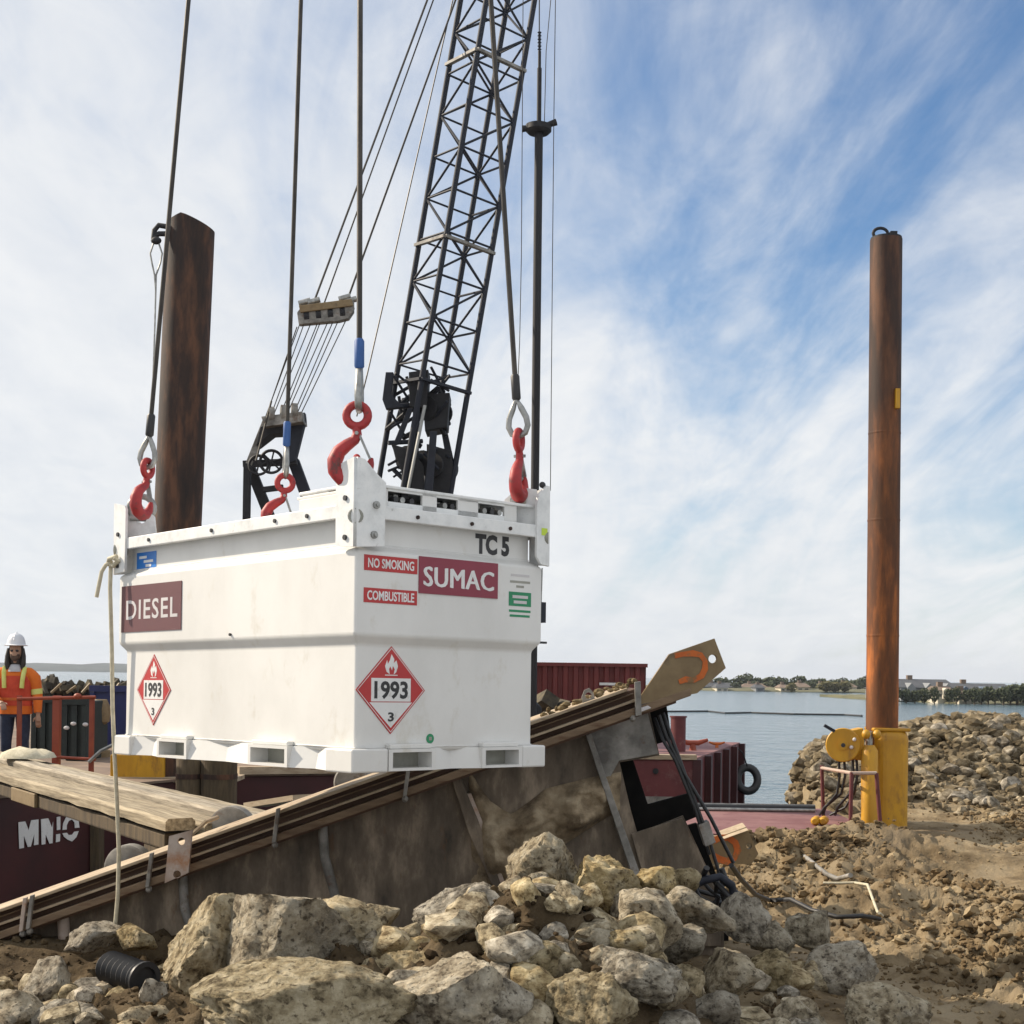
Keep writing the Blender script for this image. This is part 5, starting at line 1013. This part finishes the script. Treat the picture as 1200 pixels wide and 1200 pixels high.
# body: head, neck, torso core, arms and hands as one mesh (facing -Y)
g = G()
g.rings(tor([(1.36, .15, .10, 0, 0), (1.44, .09, .08, 0, 0), (1.49, .058, .058, 0, -.005), (1.55, .055, .06, 0, -.01), (1.575, .06, .085, 0, -.02), (1.61, .072, .098, 0, -.02), (1.66, .078, .10, 0, -.012), (1.71, .078, .10, 0, -.006), (1.76, .070, .09, 0, 0), (1.795, .045, .06, 0, 0)]))
g.rings([[Vector((.016*math.cos(a)*s_, -.105-.022*(1-s_*.5)+.004*math.sin(a), z)) for a in [2*math.pi*k/8 for k in range(8)]] for z, s_ in ((1.625, 1.1), (1.64, 1.3), (1.665, .8), (1.69, .5))])
for s_ in (-1, 1): g.ell((s_*.08, 0, 1.66), .012, .022, .035, 8, 6)
def hand(g, c, d, side, curl):
    """palm plus five bent fingers from wrist c along d"""
    d = Vector(d).normalized(); x = Vector((side, 0, 0)); x = (x-d*x.dot(d)).normalized(); n_ = d.cross(x)*side
    c = Vector(c); limb(g, [c, c+d*.045, c+d*.09], [.026, .036, .034], 10)
    for k, (o, ln) in enumerate(((-.028, .060), (-.010, .075), (.010, .078), (.028, .070))):
        p = c+d*.095+x*o; limb(g, [p-d*.015, p+d*ln*.45-n_*curl*.012, p+d*ln*.8-n_*curl*.045, p+d*ln*.85-n_*curl*.07], [.0095, .009, .0085, .007], 8)
    p = c+d*.035+x*.032; limb(g, [p, p+x*.025+d*.02, p+x*.03+d*.055-n_*.01], [.012, .011, .008], 8)
hand(g, (.30, -.06, .83), (.05, -.12, -1), -1, .8); hand(g, (-.12, -.33, .99), (.45, -.85, -.15), 1, 1.0)
limb(g, [(0, 0, 1.36), (.16, 0, 1.35), (.232, 0, 1.30), (.275, 0, 1.10), (.30, -.055, .86), (.30, -.06, .82)], [.05, .045, .045, .045, .030, .026]); limb(g, [(0, 0, 1.36), (-.16, 0, 1.35), (-.232, -.01, 1.30), (-.25, -.13, 1.06), (-.135, -.31, 1.0), (-.11, -.345, .988)], [.05, .045, .045, .045, .030, .026])
bd_ = g.build('body', M_skin, per, world=False, smooth=None)
rmod = bd_.modifiers.new('remesh', 'REMESH'); rmod.mode = 'VOXEL'; rmod.voxel_size = .007; rmod.use_smooth_shade = True
mb_ = bpy.data.meshes.new_from_object(bd_.evaluated_get(bpy.context.evaluated_depsgraph_get())); bd_.modifiers.remove(rmod); bd_.data = mb_
g = G(); 
for s_ in (-1, 1): g.ell((s_*.032, -.103, 1.668), .024, .012, .016, 10, 6)
g.tube([(-.05, -.10, 1.672), (.05, -.10, 1.672)], .005, 6); g.build('sunglasses', M_lblk, per, world=False, smooth=60)
g = G(); g.rings(tor([(1.44, .10, .085, 0, .02), (1.52, .105, .09, 0, .025), (1.60, .10, .095, 0, .025), (1.68, .095, .10, 0, .02), (1.74, .088, .098, 0, .015)]))
for s_ in (-1, 1): limb(g, [(s_*.088, -.02, 1.70), (s_*.10, -.035, 1.60), (s_*.10, -.05, 1.50), (s_*.09, -.07, 1.40)], [.022, .032, .036, .014], 10)
g.build('hair', M_hair, per, world=False, smooth=70)
g = G(); g.rings(tor([(1.535, .030, .03, 0, -.085), (1.565, .052, .045, 0, -.075), (1.60, .062, .045, 0, -.07), (1.625, .06, .035, 0, -.075)])); g.build('beard', M_beard, per, world=False, smooth=70)
g = G(); g.rings(tor([(1.395, .10, .07, 0, -.06), (1.45, .075, .065, 0, -.045), (1.49, .063, .062, 0, -.02)])); g.build('shirt', M_shirt, per, world=False, smooth=70)
g = G(); g.rings(tor([(.84, .215, .155, 0, 0), (.90, .22, .16, 0, 0), (1.0, .205, .15, 0, 0), (1.12, .20, .145, 0, 0), (1.25, .215, .15, 0, 0), (1.36, .215, .13, 0, 0), (1.42, .17, .105, 0, .005), (1.46, .11, .085, 0, .01)]))
limb(g, [(.07, 0, 1.385), (.165, 0, 1.37), (.235, 0, 1.31), (.275, 0, 1.10), (.285, -.02, 1.05), (.295, -.055, .86)], [.07, .085, .085, .068, .064, .050], 14)
limb(g, [(-.07, 0, 1.385), (-.165, 0, 1.37), (-.235, -.01, 1.31), (-.27, -.06, 1.12), (-.25, -.13, 1.06), (-.135, -.31, 1.0)], [.07, .085, .085, .068, .064, .048], 14)
g.build('jacket', M_orj, per, world=False, smooth=70)
g = G(); g.rings(tor([(.95, .222, .166, 0, -.002), (1.1, .212, .158, 0, -.002), (1.25, .218, .158, 0, -.002), (1.34, .20, .142, 0, -.002)]), False); g.build('vest', M_vest, per, world=False, smooth=70)
for z_ in (1.02, 1.16): g = G(); g.rings(tor([(z_, .224, .170, 0, -.002), (z_+.035, .222, .168, 0, -.002)]), False); g.build('reflective_band', M_vest if z_ > 1.1 else M_orange, per, world=False, smooth=70)
for s_ in (-1, 1): g = G(); g.tube([(s_*.11, -.165, 1.18), (s_*.115, -.160, 1.28), (s_*.125, -.128, 1.38), (s_*.13, -.03, 1.452)], .034, 8, sq=.45); g.build('reflective_band', M_hivis, per, world=False, smooth=70)
for s_, pts in ((1, [(.262, 0, 1.17), (.272, 0, 1.10)]), (-1, [(-.262, -.045, 1.17), (-.27, -.06, 1.12)])): g = G(); g.tube(pts, [.078, .074], 14); g.build('sleeve_band', M_hivis, per, world=False, smooth=70)
g = G(); g.rings(tor([(.80, .175, .13, 0, 0), (.88, .185, .135, 0, 0), (.95, .18, .13, 0, 0)]))
for s_ in (-1, 1): limb(g, [(s_*.095, 0, .86), (s_*.105, -.005, .66), (s_*.11, -.01, .48), (s_*.115, .01, .26), (s_*.12, .015, .09)], [.098, .088, .070, .066, .058], 14)
g.build('trousers', M_jean, per, world=False, smooth=70)
for s_ in (-1, 1): g = G(); g.rings([[Vector((s_*.125+rx*math.cos(a), cy_+ry*math.sin(a), z)) for a in [2*math.pi*k/14 for k in range(14)]] for z, rx, ry, cy_ in ((0, .052, .135, -.05), (.05, .055, .135, -.05), (.09, .05, .085, -.01), (.16, .05, .055, .015))]); g.build('boot', M_boot, per, world=False, smooth=60)
g = G(); g.rings(tor([(1.735, .145, .175, 0, -.01), (1.742, .150, .18, 0, -.01), (1.755, .118, .142, 0, 0), (1.80, .112, .135, 0, 0), (1.85, .095, .118, 0, 0), (1.885, .062, .08, 0, 0), (1.90, .02, .03, 0, 0)], 24)); hat = g.build('hard_hat', M_hat, per, world=False, smooth=50)
g = G(); g.tube([(0, -.132, 1.80), (0, -.10, 1.86), (0, 0, 1.908), (0, .10, 1.86), (0, .132, 1.80)], .012, 8); g.build('hat_ridge', M_hat, hat, world=False, smooth=60)

# ------------------------------------------------------------------ rocks and rubble
def ico(sub):
    bm = bmesh.new(); bmesh.ops.create_icosphere(bm, subdivisions=sub, radius=1); v = np.array([x.co[:] for x in bm.verts]); f = [tuple(q.index for q in x.verts) for x in bm.faces]; bm.free(); return v, f
ICO = {s_: ico(s_) for s_ in (1, 2, 3, 4, 5)}
def rock_verts(seed, sub, cuts=11, amp=1.0, fs=1.0):
    rs_ = np.random.RandomState(seed); v = ICO[sub][0].copy(); off = rs_.uniform(-50, 50, 3)
    v *= np.array([1+amp*.30*mnoise.noise((Vector(p)+Vector(off))*1.1) for p in v])[:, None]
    for k in range(cuts):                                              # fracture faces
        n_ = rs_.normal(size=3); n_ /= np.linalg.norm(n_); d = rs_.uniform(.50, .86); e = np.maximum(0, v @ n_-d); v -= np.outer(e*.95, n_)
    out = np.empty_like(v)
    for i, p in enumerate(v):
        q = (Vector(p)+Vector(off))*fs; s_ = 1+amp*(.10*mnoise.noise(q*2.6)+.06*(.5-abs(mnoise.noise(q*5.2)))+.03*mnoise.noise(q*8))
        if sub >= 4: s_ += amp*(.055*(.4-abs(mnoise.noise(q*10)))-.15*max(0, mnoise.noise(q*7.5+Vector((9, 9, 9)))-.12)+.032*mnoise.noise(q*22))
        if sub >= 5: s_ += amp*(.026*mnoise.noise(q*36)-.11*max(0, mnoise.noise(q*15)-.12)-.08*max(0, mnoise.noise(q*27)-.15))
        out[i] = p*s_
    lo, hi = out.min(0), out.max(0); return (out-(lo+hi)/2)/((hi-lo)/2)
def rock_obj(name, seed, sub, m, loc, size, rz, label, group=None, tilt=0, fs=1.0):
    me_ = bpy.data.meshes.new(name); v = rock_verts(seed, sub, 11, 1.0/fs**.6, fs)*np.array(size); me_.from_pydata(v.tolist(), [], ICO[sub][1]); me_.shade_smooth(); me_.materials.append(m)
    o = bpy.data.objects.new(name, me_); COL.objects.link(o); o.location = loc; o.rotation_euler = (0, tilt, rz); return tag(o, label, 'rock', group)
C_, G_ = M_rock, M_rockg
#  px, py, w, h, Y, material, tilt, label
big = [
 (250, 1118, 112, 130, 5.00, C_, 0, 'tall cream boulder at the left end of the boulder row in front of the girder'),
 (338, 1112, 165, 136, 4.90, C_, 0, 'biggest cream boulder with a peaked top in front of the girder'),
 (408, 1096, 84, 90, 4.97, C_, -8, 'cream boulder leaning on the right side of the peaked boulder'),
 (352, 1184, 262, 108, 4.25, G_, 4, 'wide low grey boulder at the bottom edge left of centre'),
 (547, 1071, 124, 70, 5.33, G_, 0, 'flat topped grey boulder below the girder at mid width'),
 (551, 1104, 60, 56, 5.00, G_, 0, 'small grey rock below the flat topped boulder'),
 (642, 1022, 94, 90, 5.49, C_, 12, 'topmost cream boulder of the heap with a pointed crown'),
 (708, 1048, 96, 86, 5.40, C_, 0, 'cream double humped boulder right of the topmost boulder'),
 (752, 1078, 82, 76, 5.22, C_, -15, 'pale angular boulder in the middle of the heap'),
 (655, 1090, 108, 60, 5.18, C_, 0, 'cream flattish boulder below the topmost boulder'),
 (692, 1112, 76, 54, 4.81, G_, 0, 'grey white boulder tucked below the pale angular boulder'),
 (818, 1070, 84, 44, 5.60, C_, 22, 'long slab shaped cream boulder tilting down to the right'),
 (745, 1146, 108, 58, 4.62, G_, 8, 'brownish oval boulder lying in the lower middle of the heap'),
 (614, 1142, 100, 88, 4.66, G_, 20, 'dark grey sloping boulder below the flattish cream boulder'),
 (523, 1174, 150, 96, 4.40, C_, 0, 'large pale cream boulder at the bottom edge left of the dark sloping boulder'),
 (468, 1146, 92, 60, 4.66, C_, -18, 'yellowish boulder wedged behind the large pale bottom boulder'),
 (694, 1180, 108, 84, 4.40, G_, 10, 'grey boulder at the bottom edge right of centre'),
 (858, 1148, 62, 62, 5.28, C_, 0, 'upright pale rock at the right foot of the heap'),
 (834, 1186, 60, 56, 4.88, G_, 0, 'rounded grey rock at the bottom edge under the upright pale rock'),
 (987, 1142, 84, 72, 7.2, C_, 0, 'lone round cream boulder on the dirt casting a long shadow'),
 (946, 1150, 50, 50, 7.150, C_, 0, 'smaller knobbly rock touching the lone round boulder'),
 (1036, 1190, 96, 68, 6.00, C_, 14, 'pointed tan boulder at the bottom edge on the right'),
 (873, 1074, 58, 56, 5.92, G_, 0, 'round brown grey boulder at the right shoulder of the heap'),
 (946, 1092, 54, 50, 7.60, G_, 0, 'blue grey angular rock lying on the dirt right of the heap'),
 (57, 1150, 52, 56, 6.70, C_, 0, 'cream rock in the rubble left of the black ribbed pipe'),
 (82, 1196, 78, 44, 6.20, G_, 0, 'pale grey rock at the bottom edge on the left'),
 (22, 1188, 66, 52, 6.20, C_, 0, 'yellowish rock in the bottom left corner'),
 (180, 1198, 70, 40, 6.20, C_, 0, 'low tan rock at the bottom edge left of the wide grey boulder'),
 (905, 1140, 44, 50, 6.90, G_, 0, 'dark grey rock between the upright pale rock and the knobbly rock'),
 (800, 1108, 52, 44, 5.44, G_, 0, 'light grey rock under the long slab'),
 (768, 1035, 48, 36, 5.37, C_, 0, 'pale rock behind the double humped boulder'),
 (800, 1035, 40, 36, 5.92, G_, 0, 'greyish rock below the hose tangle'),
 (905, 1100, 48, 40, 7.20, G_, 0, 'dark rock half buried at the right slope of the heap'),
 (448, 1078, 40, 36, 5.33, G_, 0, 'smallest round rock just right of the top of the leaning cream boulder'),
 (478, 1102, 50, 40, 5.18, G_, 0, 'brown grey rock in the shaded gap right of the leaning cream boulder'),
 (112, 1098, 62, 34, 7.45, C_, 0, 'yellowish soil crusted rock against the girder left of the hanging rope'),
 (160, 1100, 48, 30, 7.40, C_, 0, 'tan rock at the foot of the hanging rope'),
 (785, 1160, 46, 44, 4.66, G_, 0, 'dark rock between the brownish oval boulder and the rounded grey rock'),
 (730, 1104, 56, 30, 4.77, C_, 0, 'pale flat stone on top of the brownish oval boulder'),
 (590, 1176, 70, 60, 4.37, G_, 0, 'shaded grey boulder at the bottom edge right of the large pale boulder'),
]
for i, (px, py, w_, h_, Y, m_, tl, lb) in enumerate(big):
    p = at(px, py, Y); sx = w_/2/F*Y*1.06; sz = h_/2/F*Y*1.10; sy = (sx+sz)*.55
    gz = float(ground_h(np.array([p.x]), np.array([Y]))[0])
    rock_obj('boulder', 411 if i == 2 else 100+i*3, 5 if w_ > 84 else 4, m_, p, (sx, sy, sz), 0, lb, None, R(tl), max(.9, min(1.7, w_/95)))
# mid-size rubble individuals between the boulders
var = []
for k in range(12):
    for m_ in (M_rub, M_rubg):
        me_ = bpy.data.meshes.new('rubble_rock'); me_.from_pydata(rock_verts(900+k, 3).tolist(), [], ICO[3][1]); me_.shade_smooth(); me_.set_sharp_from_angle(angle=R(32)); me_.materials.append(m_); var.append(me_)
rs = random.Random(77); placed = 0
def put_rock(me_, x, y, z, s_, label, group, name='rubble_rock'):
    o = bpy.data.objects.new(name, me_); COL.objects.link(o); o.location = (x, y, z); o.scale = (s_*rs.uniform(.8, 1.3), s_*rs.uniform(.8, 1.2), s_*rs.uniform(.6, .95)); o.rotation_euler = (rs.uniform(-.4, .4), rs.uniform(-.4, .4), rs.uniform(0, 6.28)); return tag(o, label, 'rock', group)
while placed < 215:
    near = rs.random() < .7; px = rs.gauss(620, 190) if near else rs.choice((rs.uniform(0, 200), rs.uniform(840, 960))); Y = rs.uniform(4.15, 5.75) if near else rs.uniform(6.0, 7.4); X = (px-600)/F*Y
    if px < -10 or px > 960: continue
    s_ = rs.choice((rs.uniform(.03, .06), rs.uniform(.05, .10))); z = float(ground_h(np.array([X]), np.array([Y]))[0])+s_*.35
    put_rock(rs.choice(var), X, Y, z, s_, 'small limestone rubble rock filling the gaps between the foreground boulders', 'rubble between the foreground boulders'); placed += 1
# heap beyond the collar: the 230 nearest-looking rocks singly
def heap_z(X, Y): return ground_h(X, Y)
cand = []
rr = np.random.RandomState(9)
while len(cand) < 7000:
    X, Y = rr.uniform(2.6, 11), rr.uniform(15.8, 21.5); h = float(heap_z(np.array([X]), np.array([Y]))[0])
    fl = 1.05*math.exp(-((X-6.4)/2.3)**2-((Y-19.0)/1.5)**2)+.35*math.exp(-((X-3.9)/1.3)**2-((Y-18.6)/1.3)**2)
    if rr.rand() > min(1, fl*2.6+.03+(1.0 if h < -.08 and Y > 16.0 and X < 5.5 else 0)) or h < -1.7: continue
    cand.append((X, Y, h, .030+.085*rr.rand()**2.6))
cand.sort(key=lambda q: -q[3]/q[1])
var2 = []
for k in range(10):
    me_ = bpy.data.meshes.new('heap_rock'); me_.from_pydata(rock_verts(700+k, 2, 9).tolist(), [], ICO[2][1]); me_.materials.append(M_heap); me_.shade_smooth(); me_.set_sharp_from_angle(angle=R(38)); var2.append(me_)
for X, Y, h, s_ in cand[:140]:
    put_rock(rs.choice(var2), X, Y, h+s_*.5, s_, 'limestone rubble rock in the heap behind the yellow collar', 'rocks in the heap behind the collar', 'heap_rock')
def scatter(name, items, sub, m, seed, squash=.75, seeds=8, amp=1.2):
    """one stuff mesh of many small rocks or clods"""
    rs_ = np.random.RandomState(seed); base = [rock_verts(seed*31+k, sub, 7, amp) for k in range(seeds)]; f0 = np.array(ICO[sub][1]); V = []; Fc = []; o = 0
    for X, Y, z, s_ in items:
        v = base[rs_.randint(seeds)]*s_*rs_.uniform(.7, 1.3, 3)*np.array([1, 1, squash]); a = rs_.uniform(0, 6.28); b = rs_.uniform(-.6, .6)
        Rm = np.array([[math.cos(a), -math.sin(a), 0], [math.sin(a), math.cos(a), 0], [0, 0, 1]]) @ np.array([[1, 0, 0], [0, math.cos(b), -math.sin(b)], [0, math.sin(b), math.cos(b)]])
        V.append(v @ Rm.T+np.array([X, Y, z])); Fc.append(f0+o); o += len(v)
    V = np.concatenate(V); Fc = np.concatenate(Fc); me_ = bpy.data.meshes.new(name)
    me_.vertices.add(len(V)); me_.vertices.foreach_set('co', V.ravel()); me_.loops.add(Fc.size); me_.loops.foreach_set('vertex_index', Fc.ravel()); me_.polygons.add(len(Fc)); me_.polygons.foreach_set('loop_start', np.arange(0, Fc.size, 3)); me_.update(calc_edges=True); me_.shade_flat()
    ob = link(name, me_, m); tag(ob, kind='stuff'); return ob
hr = scatter('heap_rubble', [(X, Y, h+s_*.35, s_) for X, Y, h, s_ in cand[140:]], 1, M_rocks, 5, .75, 20, 1.5)
# dirt clods
def cloud(n, fn, seed):
    rs_ = np.random.RandomState(seed); out = []
    while len(out) < n:
        q = fn(rs_)
        if q: out.append(q)
    return out
def clod(rs_):
    Y = 5.5*(18/5.5)**rs_.rand(); X = (rs_.uniform(700, 1260)-600)/F*Y
    if Y > shoreline(X)-.05: return None
    r_ = float(sstep(-.15, .15, vnoise(np.array([X*.7+31]), np.array([Y*.45+4])))[0]); k_ = vnoise(np.array([X*2.1+5]), np.array([Y*1.6]))[0]+.5
    if rs_.rand() > .04+r_*k_**2*1.5: return None
    s_ = (.004+.012*rs_.rand()**2+.034*rs_.rand()**9*r_)*(.65+Y/16); return X, Y, float(ground_h(np.array([X]), np.array([Y]))[0])+s_*.15, s_
allc = sorted(cloud(9500, clod, 2), key=lambda q: -q[3]/q[1])
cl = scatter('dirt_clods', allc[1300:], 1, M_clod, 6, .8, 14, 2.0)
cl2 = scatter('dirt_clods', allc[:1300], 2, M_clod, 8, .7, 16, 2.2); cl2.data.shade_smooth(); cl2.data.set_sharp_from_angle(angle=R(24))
def grav(rs_):
    Y = rs_.uniform(4.0, 7.9); X = (rs_.uniform(-40, 960)-600)/F*Y
    s_ = .004+.020*rs_.rand()**3; return X, Y, float(ground_h(np.array([X]), np.array([Y]))[0])+s_*.3, s_
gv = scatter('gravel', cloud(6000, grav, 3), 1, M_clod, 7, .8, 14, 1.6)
# black ribbed pipe piece
c = at(147, 1140, 6.75); ax = (at(178, 1150, 6.6)-at(116, 1128, 6.9)).normalized(); prof = []
for k in range(15): h_ = -.15+.30*k/14; prof.append((.082 if k % 2 else .070, h_))
t = thing('ribbed_pipe', c, 'short black ribbed plastic pipe lying in the rubble at lower left', 'pipe')
g = G(); g.lathe(prof, c, ax, 24); g.build('ribbed_wall', M_hose, t, smooth=25)
g = G(); g.lathe([(.076, .149), (.086, .152), (.086, .165), (.06, .165), (.058, .11)], c, ax, 24, False); g.build('rim', M_hose, t, smooth=40)
# pale hose loop and rods on the dirt
def on_ground(px, py, Y, r_): X = (px-600)/F*Y; return Vector((X, Y, float(ground_h(np.array([X]), np.array([Y]))[0])+r_))
def gy(py): return F*(EYE-.07)/(py-797)
t = thing('pale_hose', on_ground(1000, 1060, gy(1060), 0), 'pale dusty hose looping over the churned dirt', 'hose')
g = G(); g.tube([on_ground(x, y, gy(y), .075) for x, y in ((968, 1049), (985, 1050), (1005, 1050), (1020, 1056), (1032, 1066), (1038, 1076), (1034, 1083))], .010, 8); g.build('loop', M_cord, t, smooth=60)
t = thing('black_cable', on_ground(960, 1085, gy(1085), 0), 'black cable running over the dirt from the girder end to the pale hose', 'cable')
g = G(); g.tube([at(857, 1014, 8.0), at(868, 1030, 8.3), at(885, 1048, 8.8)]+[on_ground(x, y, gy(y), .06) for x, y in ((905, 1060), (930, 1068), (955, 1074), (985, 1084), (1015, 1084), (1035, 1080))], .015, 8); g.build('cable_run', M_hose, t, smooth=60)
t = thing('bent_rod', on_ground(960, 1010, gy(1010), 0), 'long pale bent rod leaning across the spoil in front of the deck barge', 'rod')
g = G(); g.tube([at(922, 981, 12.2), at(945, 1005, 11.4), at(968, 1024, 10.7)]+[on_ground(x, y, gy(y), .07) for x, y in ((985, 1036), (1000, 1046))], .018, 8); g.build('rod_length', M_gpanel, t, smooth=60)
t = thing('short_stick', on_ground(1112, 1112, gy(1112), 0), 'short split stick standing in the dirt at right', 'stick')
g = G(); g.bar(on_ground(1103, 1116, gy(1116), .0), on_ground(1118, 1103, gy(1116), .07), .03); g.build('stick_piece', M_pad, t)

# ------------------------------------------------------------------ haze: one closed box of thin air round everything
m = bpy.data.materials.new('haze_air'); m.use_nodes = True; N, L = m.node_tree.nodes, m.node_tree.links; N.clear()
o_ = N.new('ShaderNodeOutputMaterial'); pv = N.new('ShaderNodeVolumePrincipled'); pv.inputs['Color'].default_value = (.80, .88, 1.0, 1); pv.inputs['Density'].default_value = .00012; pv.inputs['Anisotropy'].default_value = .2
L.new(pv.outputs[0], o_.inputs['Volume'])
g = G(); g.box((-5200, -60, -4.5), (5200, 7400, 62)); hz_o = g.build('haze', m); tag(hz_o, kind='stuff')
